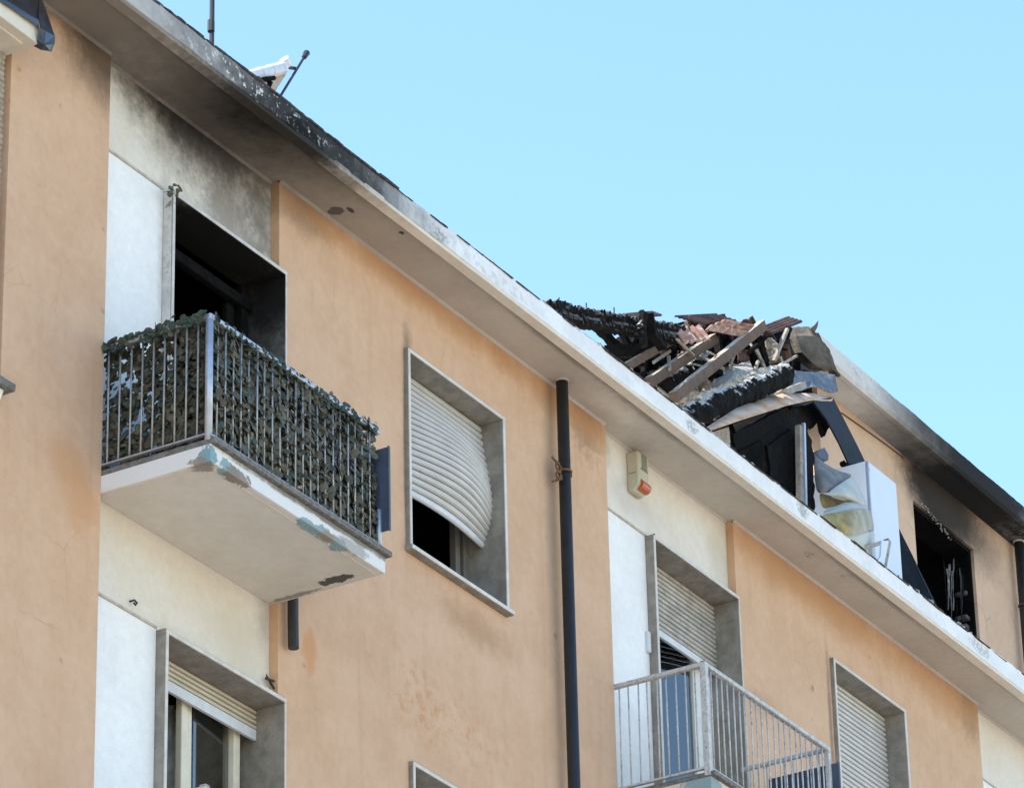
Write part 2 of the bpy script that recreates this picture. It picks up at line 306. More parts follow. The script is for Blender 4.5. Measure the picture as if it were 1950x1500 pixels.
black_metal = simple('sooty_metal', (.006, .006, .0075), .65, var=.5, sc=7, bump=.2, spec=.2)
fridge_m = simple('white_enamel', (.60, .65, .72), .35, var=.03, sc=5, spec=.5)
melt_w = simple('melted_white_plastic', (.42, .43, .38), .5, var=.12, sc=4, bump=.2, dirt=(.4, .36, .25), thr=(.58, .8))
melt_g = simple('shaded_scorched_plastic', (.17, .165, .155), .6, var=.3, sc=5, bump=.3, dirt=(.06, .05, .04), thr=(.55, .7))  # grey of the torn flap: shade on its underside put into the colour
melt_y = simple('yellowed_plastic', (.26, .18, .045), .4, var=.25, sc=5, c2=(.42, .34, .15), bump=.25, dirt=(.13, .10, .04), thr=(.55, .75))
alarm_m = simple('alarm_beige', (.46, .43, .32), .5, var=.06, sc=10)
alarm_grille_m = simple('alarm_grille', (.20, .19, .14), .6, var=.1)
amber = simple('amber_lens', (.45, .09, .015), .18, var=.1, sc=30, spec=.6)
dark_sheet = simple('dark_blue_sheet', (.018, .023, .034), .32, var=.3, sc=5, spec=.8, bump=.02)
cream_paint = simple('cream_paint', (.66, .60, .49), .7, var=.08, sc=5)
moulding_m = simple('moulding_paint', (.46, .42, .36), .8, var=.2, sc=15)
redwood = simple('red_brown_wood', (.22, .085, .05), .7, var=.2, sc=12)
reed_m = simple('reed', (.38, .32, .24), .8, var=.3, sc=20)
antenna_w = simple('white_metal', (.60, .63, .68), .4, var=.1, sc=10)
tan_board = simple('tan_board', (.42, .35, .27), .8, var=.15, sc=10)
tarp = simple('black_tarpaulin', (.003, .004, .006), .75, var=.6, sc=6, bump=.5, c2=(.007, .011, .018), spec=.15)
curtain_m = simple('net_curtain', (.50, .48, .44), .9, var=.25, sc=9, dirt=(.05, .05, .05), thr=(.60, .72))
block_m = simple('sooty_block', (.10, .10, .10), .9, var=.5, sc=12, bump=.6, dirt=(.015, .015, .015))
ground_m = plaster('street_paving', (.42, .36, .28), (.50, .43, .34), mott=.4, bump=.1)
roof_m = simple('roof_covering', (.22, .11, .08), .9, var=.3, sc=3)
def leaf_mat(name, c):
    mt, nt, b = new_mat(name); oi = nt.nodes.new('ShaderNodeObjectInfo'); pos = position(nt)
    n1 = noise_(nt, pos, 9, 4, .6)
    v = math_(nt, 'ADD', math_(nt, 'MULTIPLY', oi.outputs['Random'], .5), math_(nt, 'MULTIPLY', n1, .9))
    cc = mixc(nt, ramp(nt, v, .2, 1.1), tuple(x*.55 for x in c), tuple(x*1.55 for x in c))
    nt.links.new(cc, b.inputs['Base Color']); b.inputs['Roughness'].default_value = .55
    b.inputs['Specular IOR Level'].default_value = .22
    return mt
leafs = [leaf_mat('leaf_olive', (.118, .104, .068)), leaf_mat('leaf_dark', (.070, .070, .048)), leaf_mat('leaf_bluegreen', (.055, .082, .062))]
def glass_mat():
    mt, nt, b = new_mat('window_glass'); nt.nodes.remove(b)
    out = nt.nodes['Material Output']
    tr = nt.nodes.new('ShaderNodeBsdfTransparent'); tr.inputs[0].default_value = (.75, .78, .78, 1)
    gl = nt.nodes.new('ShaderNodeBsdfGlossy'); gl.inputs['Roughness'].default_value = .02
    fr = nt.nodes.new('ShaderNodeFresnel'); fr.inputs[0].default_value = 1.55
    mx = nt.nodes.new('ShaderNodeMixShader')
    f = math_(nt, 'MULTIPLY_ADD', fr.outputs[0], 1.9, .06, clamp=True)
    nt.links.new(f, mx.inputs[0]); nt.links.new(tr.outputs[0], mx.inputs[1]); nt.links.new(gl.outputs[0], mx.inputs[2])
    nt.links.new(mx.outputs[0], out.inputs[0])
    return mt
glass = glass_mat()

# ------------------------------------------------------------------ mesh helpers
class MB:
    def __init__(s): s.v = []; s.f = []; s.mi = []
    def add(s, vs, fs, mi=0):
        o = len(s.v); s.v += [Vector(v) for v in vs]; s.f += [tuple(i+o for i in f) for f in fs]; s.mi += [mi]*len(fs); return s
    def box(s, a, b, mi=0):
        x0, y0, z0 = a; x1, y1, z1 = b
        return s.add([(x0,y0,z0),(x1,y0,z0),(x1,y1,z0),(x0,y1,z0),(x0,y0,z1),(x1,y0,z1),(x1,y1,z1),(x0,y1,z1)],
              [(0,3,2,1),(4,5,6,7),(0,1,5,4),(1,2,6,5),(2,3,7,6),(3,0,4,7)], mi)
    def bar(s, a, b, w, h, up=Vector((0,0,1)), mi=0, w2=None, h2=None):
        a = Vector(a); b = Vector(b); d = (b-a).normalized(); up = Vector(up)
        x = d.cross(up).normalized(); y = x.cross(d).normalized()
        vs = []
        for p, ww, hh in ((a, w, h), (b, w2 or w, h2 or h)):
            for sx, sy in ((-1,-1),(1,-1),(1,1),(-1,1)): vs.append(p + x*sx*ww/2 + y*sy*hh/2)
        return s.add(vs, [(3,2,1,0),(4,5,6,7),(0,1,5,4),(1,2,6,5),(2,3,7,6),(3,0,4,7)], mi)
    def tube(s, pts, r, n=10, mi=0, cap=True):
        pts = [Vector(p) for p in pts]; rs = r if isinstance(r, (list, tuple)) else [r]*len(pts); vs = []; prev = None
        for i, p in enumerate(pts):
            d = (pts[min(i+1, len(pts)-1)] - pts[max(i-1, 0)]).normalized()
            ref = prev if prev is not None else (Vector((0,0,1)) if abs(d.z) < .9 else Vector((1,0,0)))
            x = d.cross(ref).normalized(); y = x.cross(d).normalized(); prev = y
            for k in range(n):
                t = 2*math.pi*k/n; vs.append(p + (x*math.cos(t) + y*math.sin(t))*rs[i])
        fs = []
        for i in range(len(pts)-1):
            for k in range(n): fs.append((i*n+k, i*n+(k+1)%n, (i+1)*n+(k+1)%n, (i+1)*n+k))
        if cap: fs += [tuple(range(n))[::-1], tuple(range((len(pts)-1)*n, len(pts)*n))]
        return s.add(vs, fs, mi)
    def prism(s, pts, ext, mi=0):
        pts = [Vector(p) for p in pts]; ext = Vector(ext); n = len(pts)
        return s.add(pts + [p+ext for p in pts], [tuple(range(n)), tuple(range(2*n-1, n-1, -1))] + [(i+n, (i+1)%n+n, (i+1)%n, i) for i in range(n)], mi)
    def grid(s, rows, th=None, mi=0):
        """surface through rows of points; th gives it thickness"""
        rows = [[Vector(p) for p in r] for r in rows]; nr, nc = len(rows), len(rows[0])
        top = [p for r in rows for p in r]
        fs = [(i*nc+j, i*nc+j+1, (i+1)*nc+j+1, (i+1)*nc+j) for i in range(nr-1) for j in range(nc-1)]
        if not th: return s.add(top, fs, mi)
        bot = []
        for i in range(nr):
            for j in range(nc):
                du = rows[i][min(j+1, nc-1)] - rows[i][max(j-1, 0)]; dv = rows[min(i+1, nr-1)][j] - rows[max(i-1, 0)][j]
                n = du.cross(dv); n = n.normalized() if n.length > 1e-9 else Vector((0,1,0))
                bot.append(rows[i][j] - n*th)
        N = nr*nc
        fs2 = [tuple(k+N for k in f[::-1]) for f in fs]; sd = []
        bd = [j for j in range(nc)] + [i*nc+nc-1 for i in range(1, nr)] + [(nr-1)*nc+j for j in range(nc-2, -1, -1)] + [i*nc for i in range(nr-2, 0, -1)]
        for k in range(len(bd)):
            a, b = bd[k], bd[(k+1) % len(bd)]; sd.append((b, a, a+N, b+N))
        return s.add(top+bot, fs+fs2+sd, mi)
    def mesh(s, name, mats, smooth=False, fix=True):
        me = bpy.data.meshes.new(name); me.from_pydata([tuple(v) for v in s.v], [], s.f)
        for mt in (mats if isinstance(mats, (list, tuple)) else [mats]): me.materials.append(mt)
        for p, i in zip(me.polygons, s.mi): p.material_index = i
        if fix:
            b = bmesh.new(); b.from_mesh(me); bmesh.ops.recalc_face_normals(b, faces=b.faces); b.to_mesh(me); b.free()
        if smooth:
            for p in me.polygons: p.use_smooth = True
        me.update(); return me
    def build(s, name, mats, parent=None, smooth=False, bevel=0, label=None, cat=None, group=None, kind=None, seg=2):
        off = Vector((0,0,0))
        if parent is None:
            xs = [v.x for v in s.v]; ys = [v.y for v in s.v]; zs = [v.z for v in s.v]
            off = Vector(((min(xs)+max(xs))/2, (min(ys)+max(ys))/2, min(zs)))
            s.v = [v-off for v in s.v]
        else: s.v = [v - worldloc(parent) for v in s.v]
        o = bpy.data.objects.new(name, s.mesh(name, mats, smooth)); col.objects.link(o); o.location = off
        if parent: o.parent = parent
        if bevel:
            bm_ = o.modifiers.new('bevel', 'BEVEL'); bm_.width = bevel; bm_.segments = seg; bm_.limit_method = 'ANGLE'
        tag(o, label, cat, group, kind); return o
def worldloc(o):
    l = Vector((0,0,0))
    while o: l = l + o.location; o = o.parent
    return l
def tag(o, label=None, cat=None, group=None, kind=None):
    if label: o['label'] = label
    if cat: o['category'] = cat
    if group: o['group'] = group
    if kind: o['kind'] = kind
    return o
def empty(name, loc, label=None, cat=None, group=None):
    o = bpy.data.objects.new(name, None); col.objects.link(o); o.location = loc; o.empty_display_size = .3
    return tag(o, label, cat, group)
def inst(name, me, parent, loc, rot=None, scale=None):
    o = bpy.data.objects.new(name, me); col.objects.link(o); o.parent = parent
    o.location = Vector(loc) - worldloc(parent)
    if rot: o.rotation_euler = rot
    if scale: o.scale = scale
    return o
def wall(x0, x1, z0, z1, y0, y1, holes):
    """wall slab with rectangular holes (a, b, c, d) = x0, x1, z0, z1"""
    m_ = MB(); xs = sorted({x0, x1, *[h[0] for h in holes], *[h[1] for h in holes]}); zs = sorted({z0, z1, *[h[2] for h in holes], *[h[3] for h in holes]})
    def solid(i, j):
        if i < 0 or j < 0 or i >= len(xs)-1 or j >= len(zs)-1: return False
        cx, cz = (xs[i]+xs[i+1])/2, (zs[j]+zs[j+1])/2
        return not any(h[0] < cx < h[1] and h[2] < cz < h[3] for h in holes)
    idx = {}
    def V(i, j, k):
        if (i, j, k) not in idx:
            idx[(i, j, k)] = len(m_.v); m_.v.append(Vector((xs[i], y1 if k else y0, zs[j])))
        return idx[(i, j, k)]
    for i in range(len(xs)-1):
        for j in range(len(zs)-1):
            if not solid(i, j): continue
            m_.f.append((V(i,j,0), V(i+1,j,0), V(i+1,j+1,0), V(i,j+1,0))); m_.f.append((V(i,j+1,1), V(i+1,j+1,1), V(i+1,j,1), V(i,j,1)))
            if not solid(i-1, j): m_.f.append((V(i,j,0), V(i,j+1,0), V(i,j+1,1), V(i,j,1)))
            if not solid(i+1, j): m_.f.append((V(i+1,j,0), V(i+1,j,1), V(i+1,j+1,1), V(i+1,j+1,0)))
            if not solid(i, j-1): m_.f.append((V(i,j,0), V(i,j,1), V(i+1,j,1), V(i+1,j,0)))
            if not solid(i, j+1): m_.f.append((V(i,j+1,0), V(i+1,j+1,0), V(i+1,j+1,1), V(i,j+1,1)))
    m_.mi = [0]*len(m_.f); return m_

# ------------------------------------------------------------------ ground
g = MB(); g.box((-900, -900, -.4), (900, 900, 0)); g.build('ground', ground_m, kind='structure')

# ------------------------------------------------------------------ front building
house = empty('apartment_building', (24, 4, 0), 'orange and white rendered apartment block with soot stained eave, balconies and shuttered windows', 'building')
ZS = 16.44
XE = 47.0
FL = 3.10
win_B = [(22.86-.037, 24.095+.037, 14.32-.037-k*FL, 15.81+.037-k*FL) for k in (0, 1)]
win_C = [(29.28-.037, 30.52+.037, 13.9-.037-k*FL, 15.80+.037-k*FL) for k in (0, 1)]
d1x = (20.065, 21.335); d2x = (26.37, 27.68); d3x = (32.75, 34.0)
dz = lambda k: (13.46-k*FL, 15.74-k*FL)
def bay(x0, x1, holes): wall(x0, x1, 0, ZS, 0, .36, holes).build('bay_wall', orange, house)
bay(9.0, 16.30, []); bay(18.31, 19.335, []); bay(21.27, 25.655, win_B+[(21.27, 21.357, dz(k)[0], dz(k)[1]+.04) for k in (0, 1)]); bay(27.665, 32.08, win_C+[(27.665, 27.702, dz(0)[0], dz(0)[1]+.06)]); bay(34.05, XE, [])
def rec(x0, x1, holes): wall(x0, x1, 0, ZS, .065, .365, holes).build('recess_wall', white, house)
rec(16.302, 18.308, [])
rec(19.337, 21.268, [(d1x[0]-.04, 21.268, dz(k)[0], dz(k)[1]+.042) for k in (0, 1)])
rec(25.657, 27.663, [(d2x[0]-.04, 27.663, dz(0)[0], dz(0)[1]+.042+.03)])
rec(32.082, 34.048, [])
# thin raised moulding line over the doors
for x0, x1, z in ((19.337, 20.065-.045, 15.79), (19.337, 20.065-.045, 12.69), (25.657, 26.33, 15.80), (32.082, 34.048, 15.80)):
    mm = MB(); mm.box((x0, .052, z-.008), (x1, .066, z+.008)); mm.build('wall_moulding', moulding_m, house, bevel=.003)
# small cove where wall meets soffit
for x0, x1, y in ((18.31, 19.335, 0), (19.337, 21.268, .065), (21.27, 25.655, 0), (25.657, 27.663, .065), (27.665, 32.08, 0), (32.082, 34.048, .065)):
    mm = MB(); mm.prism([(x0, y+.01, ZS+.001), (x0, y-.018, ZS+.001), (x0, y-.012, ZS-.006), (x0, y+.01, ZS-.022)], (x1-x0, 0, 0))
    mm.build('cove', soffit_m, house)
# side and back walls
wl_ = MB(); wl_.box((9.0, .37, 0), (9.3, 9.0, ZS)); wl_.box((9.3, 8.7, 0), (XE, 9.0, ZS)); wl_.box((XE-.3, .37, 0), (XE, 8.69, ZS)); wl_.build('rear_wall', orange, house)
# eave: soffit slab, lip, fascia with a wavy top edge
N = 260
def jag(x, a, s, k=0): return a*noise.noise(Vector((x*s, 3.1+k, .7)))
sf = MB(); sf.box((9, -.372, ZS), (XE, 9.0, ZS+.16)); sf.build('eave_soffit', soffit_m, house)
lp = MB(); rows = [[], [], [], []]
for i in range(N+1):
    x = 9 + (XE-9)*i/N + .0; w_ = jag(x, .006, 1.3) + jag(x, .003, 7)
    rows[0].append((x, -.374, ZS+.01)); rows[1].append((x, -.374, ZS-.030+w_*.4)); rows[2].append((x, -.447+w_*.6, ZS-.022+w_*.3)); rows[3].append((x, -.447+w_*.6, ZS+.02))
lp.grid(rows); lp.build('eave_lip', lip_m, house, smooth=False)
fs_ = MB(); rows = [[] for _ in range(6)]
M_ = 900
for i in range(M_+1):
    x = 9 + (XE-9)*i/M_; w_ = jag(x, .008, 1.1, 5) + jag(x, .004, 6, 2)
    t_ = jag(x, .010, 2.0, 9) + jag(x, .007, 11, 4) + jag(x, .004, 35, 4)
    dent = -max(0, jag(x, 1, 4, 8)-.35)*.03
    rows[0].append((x, -.37, ZS+.165)); rows[1].append((x, -.43, ZS+.178+t_)); rows[2].append((x, -.452+w_*.5, ZS+.172+t_)); rows[3].append((x, -.454+w_, ZS+.08))
    rows[4].append((x, -.452+w_-dent, ZS+.008+jag(x, .004, 9, 3))); rows[5].append((x, -.43, ZS-.002))
fs_.grid(rows); fs_.build('eave_fascia', fascia_m, house, smooth=False)
# roofing felt fringe: torn flakes along the top of the fascia
fe = MB()
for i in range(640):
    x = 9 + (XE-9)*i/640 + rnd.uniform(-.02, .02); L = rnd.uniform(.05, .24); hgt = max(.008, rnd.gauss(.012, .006))*(1 if x < 21.4 else .5) + (.008*rnd.random() if 20 < x < 22 else 0)
    z = ZS+.160 + jag(x, .010, 2.0, 9) + rnd.uniform(-.004, .004); y = -.460 + rnd.uniform(-.005, .006)
    if x > 21.4 and rnd.random() < .5: continue
    fe.prism([(x, y, z), (x+L, y+rnd.uniform(-.01, .01), z-.004), (x+L*rnd.uniform(.7, 1), y, z+hgt*rnd.uniform(.6, 1)), (x+L*rnd.uniform(.2, .5), y, z+hgt), (x-.01, y, z+hgt*.8)], (0, .05, .004))
o_ = fe.build('felt_edge', felt_m, house); o_['kind'] = 'stuff'
# roof behind the eave (whole on the left, burnt away right of x = 24.3)
rf = MB()
for (ya, za, yb, zb) in ((-.36, ZS+.17, 4.4, ZS+1.35), (4.4, ZS+1.35, 9.2, ZS+.17)):
    rf.add([(9, ya, za), (24.3, ya, za), (24.3, yb, zb), (9, yb, zb), (9, ya, za+.09), (24.3, ya, za+.09), (24.3, yb, zb+.09), (9, yb, zb+.09)],
           [(0,3,2,1),(4,5,6,7),(0,1,5,4),(1,2,6,5),(2,3,7,6),(3,0,4,7)])
rf.build('roof', roof_m, house)
rg = MB(); rg.box((24.3, 9.01, ZS), (XE, 9.25, ZS+.6)); rg.build('parapet', orange, house)

# ---- windows, doors, shutters
def slat_mesh(L, h, mat, n=1):
    """one shutter slat, convex towards the street; origin at its left end, hanging down"""
    mb = MB(); prof = [(.004, 0), (-.004, -.08*h), (-.0105, -.42*h), (-.005, -.76*h), (.006, -.82*h), (.012, -.81*h), (.012, -.02*h)]
    rows = [[(L*i/n, y, z) for i in range(n+1)] for y, z in prof]; rows.append(rows[0])
    mb.grid(rows)
    mb.add([(0, y, z) for y, z in prof], [tuple(range(len(prof)))]); mb.add([(L, y, z) for y, z in prof], [tuple(range(len(prof)))[::-1]])
    return mb.mesh('slat', mat)
def shutter(parent, x0, x1, zt, zb, y, n, mat, bar=.06, light=True):
    h = (zt-zb-bar)/n; me = slat_mesh(x1-x0, h, mat)
    for i in range(n):
        inst('slat', me, parent, (x0+rnd.uniform(-.002, .002), y+rnd.uniform(-.001, .001), zt-i*h), (0, rnd.uniform(-.0015, .0015), 0))
    b = MB(); b.box((x0, y-.012, zb), (x1, y+.014, zb+bar-.004)); b.build('shutter_bar', bar_m, parent, bevel=.004)
def surround(x0, x1, z0, z1, yf, yb, t=.035, sill=True, mats=(stone, stone_edge), tr=None, name='window', label=None):
    """stone lining of an opening: jambs, lintel, sill as slabs, with a paler front edge strip"""
    tr = tr or t
    mb = MB()
    mb.box((x0-t, yf, z0), (x0, yb, z1)); mb.box((x1, yf, z0), (x1+tr, yb, z1)); mb.box((x0-t, yf-.002, z1), (x1+tr, yb, z1+t))
    if sill: mb.box((x0-t-.02, yf-.03, z0-t), (x1+tr+.02, yb, z0))
    o = mb.build(name, mats[0], house, bevel=.003, label=label)
    e = MB(); f = yf-.006
    e.box((x0-t+.004, f, z0), (x0-.006, yf+.001, z1+.004)); e.box((x1+.003, f, z0), (x1+tr-.002, yf+.001, z1+.004)); e.box((x0-t+.004, f-.001, z1+.004), (x1+tr-.002, yf+.001, z1+t-.006))
    if sill: e.box((x0-t-.018, yf-.036, z0-t+.004), (x1+tr+.018, yf-.029, z0-.003))
    e.build('surround_edge', mats[1], o, bevel=.002)
    return o
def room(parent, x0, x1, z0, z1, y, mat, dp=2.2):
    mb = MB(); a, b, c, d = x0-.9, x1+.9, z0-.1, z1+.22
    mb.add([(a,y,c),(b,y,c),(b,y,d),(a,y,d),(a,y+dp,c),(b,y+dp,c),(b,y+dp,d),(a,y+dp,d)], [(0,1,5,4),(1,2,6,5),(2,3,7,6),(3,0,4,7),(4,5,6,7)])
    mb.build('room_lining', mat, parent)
def sash(parent, x0, x1, z0, z1, y, w, mat, mid=None, mull=.07, ajar=0):
    Rj = Matrix.Translation((x1, y, 0)) @ Matrix.Rotation(-ajar, 4, 'Z') @ Matrix.Translation((-x1, -y, 0))
    """a casement frame with glass; mid adds a meeting stile"""
    f = MB(); f.box((x0, y, z0), (x0+w, y+.06, z1)); f.box((x1-w, y, z0), (x1, y+.06, z1)); f.box((x0+w, y+.002, z0), (x1-w, y+.058, z0+w)); f.box((x0+w, y+.002, z1-w), (x1-w, y+.058, z1))
    if mid: f.box((mid-mull/2, y-.004, z0+w), (mid+mull/2, y+.062, z1-w))
    f.v = [Rj @ v for v in f.v]; f.build('sash_frame', mat, parent, bevel=.006)
    gl = MB(); gl.box((x0+w-.005, y+.026, z0+w-.005), (x1-w+.005, y+.032, z1-w+.005)); gl.v = [Rj @ v for v in gl.v]; gl.build('pane', glass, parent)

# window over the left bay: shutter blown outwards
def window_B(k):
    z0, z1 = 14.32-k*FL, 15.81-k*FL; x0, x1 = 22.86, 24.095
    o = surround(x0, x1, z0, z1, -.03, .30, label='grey stone framed window with its pale shutter bulging outwards' if k == 0 else None)
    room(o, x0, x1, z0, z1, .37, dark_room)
    f = MB(); f.box((x1-.17, .275, z0), (x1-.11, .33, z1-.01)); f.box((x1-.07, .27, z0), (x1-.004, .33, z1-.01)); f.build('sash_frame', pvc_dim, o, bevel=.006)
    return o, x0, x1, z0, z1
o, x0, x1, z0, z1 = window_B(0)
n = 18; zt, zb = 15.80, 14.84; h = (zt-zb-.055)/n
def surf(u, v):
    """shutter surface: u across, v down; pushed out of its guide in the lower right"""
    e = math.sin(math.pi*min(1, max(0, v))**1.25)**1.3
    out = e*((.145*math.sin(math.pi*u**1.25) + .075*u**3)) + .05*math.sin(math.pi*u)*v**3
    return Vector((x0+.006 + u*(x1-x0-.012) + .01*e*u, .155-out, zt + v*(zb-zt) - .075*e*u**2))
for i in range(n+1):
    mb = MB(); last = i == n; va, vb = i/(n+1), (i+1)/(n+1)
    rows = []
    for f_, off in ((0, -.004), (.22, -.012), (.62, -.012), (.80, -.002), (.80, .010), (0, .010)):
        if last: f_ *= 1.2
        rows.append([surf(q/24, va+(vb-va)*f_)+Vector((0, off, 0)) for q in range(25)])
    rows.append(rows[0]); mb.grid(rows)
    mb.build('shutter_bar' if last else 'slat', bar_m if last else slat_grey, o, smooth=False)
o, x0, x1, z0, z1 = window_B(1)
shutter(o, x0+.005, x1-.005, z1-.004, z0+.02, .155, 24, slat_grey)
# window over the right bay: shutter shut
for k in (0, 1):
    x0, x1, z0, z1 = 29.28, 30.52, 13.9-k*FL, 15.80-k*FL
    o = surround(x0, x1, z0, z1, -.03, .30)
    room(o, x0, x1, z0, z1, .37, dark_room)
    shutter(o, x0+.005, x1-.005, z1-.004, z0+.02, .155, 40, slat_grey)
# burnt balcony door
x0, x1 = d1x; z0, z1 = dz(0)
o = surround(x0, x1, z0, z1, -.004, .34, t=.036, tr=.020, sill=False, mats=(stone_burnt, edge_burnt), name='balcony_door', label='burnt out balcony door opening, black inside with scorched stone jamb')
room(o, x0, x1, z0, z1, .37, black_room)
lb = MB(); lb.box((x0-.0385, -.002, z0), (x0-.0362, .064, z1+.03)); lb.build('jamb_face', edge_burnt, o)
lb = MB(); lb.box((x0+.02, .24, z1-.22), (x1-.02, .30, z1-.14)); lb.build('charred_lintel_beam', char, o, bevel=.01)
lb = MB(); lb.box((x1-.12, .26, z0), (x1-.04, .33, z1-.05)); lb.box((x1-.24, .30, z0), (x1-.15, .34, z1-.2)); lb.build('charred_frame', char, o, bevel=.008)
# rags of melted cladding on the door's upper left corner
rg = MB()
for i in range(9):
    c = P(rnd.uniform(320, 345), rnd.uniform(352, 376), -.03); a = [Vector((rnd.uniform(-.05, .05), rnd.uniform(-.02, .02), rnd.uniform(-.03, .04))) for _ in range(4)]
    rg.prism([c+q*.6 for q in a], (.006, -.012, .006))
rg.build('melted_rag', leafs[1], o)
# lower left balcony door: shutter nearly up, cream frames, curtain behind the glass
z0, z1 = dz(1)
o = surround(x0, x1, z0, z1-.0, -.004, .34, t=.036, tr=.020, sill=False, name='balcony_door', label='lower balcony door with raised cream shutter and cream framed glass')
room(o, x0, x1, z0, z1, .37, dark_room)
shutter(o, x0+.005, x1-.004, z1-.004, 12.425, .215, 4, slat_cream, .075)
f = MB()
for a, b, yy in ((x0+.01, x0+.29, .315), (20.59, 20.655, .262), (20.66, 20.72, .275), (21.165, 21.235, .262), (20.35, 20.42, .30)):
    f.box((a, yy, z0), (b, yy+.05, z1-.01))
f.build('sash_frame', pvc, o, bevel=.007)
gl = MB(); gl.box((x0+.02, .30, z0), (20.35, .306, z1-.1)); gl.build('pane', glass, o)
gl = MB(); gl.prism([(20.725, .268, z0), (21.16, .304, z0), (21.16, .309, z0), (20.725, .273, z0)], (0, 0, z1-.1-z0)); gl.build('pane', glass, o)
cu = MB(); rows = []
for i in range(2):
    rows.append([(20.6+.85*j/60, .42+.03*math.sin(j*.9)+.012*math.sin(j*2.3), (z1-.16) if i == 0 else z0) for j in range(61)])
cu.grid(rows, th=.004); cu.build('curtain', curtain_m, o, smooth=True)
# right balcony door: shutter half down over a white framed glazed door
x0, x1 = d2x; z0, z1 = dz(0); z1 += .02
o = surround(x0, x1, z0, z1, -.004, .34, t=.036, tr=.018, sill=False, name='balcony_door', label='balcony door with dirty shutter half down over a white framed pane')
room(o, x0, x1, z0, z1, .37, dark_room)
shutter(o, x0+.005, x1-.004, z1-.004, 15.16, .215, 13, slat_dirty, .06)
sash(o, x0+.02, 27.52, z0, 15.55, .275, .085, pvc_white, ajar=R(13))
f = MB(); f.box((27.53, .262, z0), (x1-.002, .32, 15.6)); f.build('door_frame', pvc_white, o, bevel=.006)
# ---- pipes
def pipe(parent, x, y, z0, z1, r, bz, fancy):
    p = MB(); p.tube([(x, y, z0), (x, y, z1)], r, 20); o = p.build('drainpipe', steel_pipe, parent, smooth=False)
    for f_ in o.data.polygons:
        if abs(f_.normal.z) < .5: f_.use_smooth = True
    b = MB(); b.tube([(x+(r+.004)*math.cos(t), y+(r+.004)*math.sin(t), bz) for t in [2*math.pi*q/20 for q in range(21)]], .009, 6)
    b.bar((x+r*.4, y-r, bz-.002), (x+r+.09, y+.02, bz+.03), .008, .03)
    if fancy:      # wrought iron scrolls beside the pipe
        for s in (1, -1):
            pts = []
            for q in range(22):
                t = q/21; a = t*2.1*math.pi; rr = .050*(1-t*.72)
                pts.append((x-r-.045+rr*math.cos(a)*.9, y+.0, bz-.03+s*(.045-rr*math.sin(a)*1.0)))
            b.tube([(x-r-.10, y+.02, bz-.03+s*.10)]+pts, .009, 6)
        b.tube([(x-r-.01, y, bz+.02), (x-r-.02, y, bz-.03), (x-r-.01, y, bz-.08)], .009, 6)
    b.build('pipe_bracket', rust, o)
    c = MB(); c.tube([(x, y, z1-.014), (x, y, z1+.002)], [r+.004, r+.010], 20); c.build('pipe_collar', soffit_m, o)
pipe(house, 24.86, -.095, .1, ZS, .045, 15.69, True)
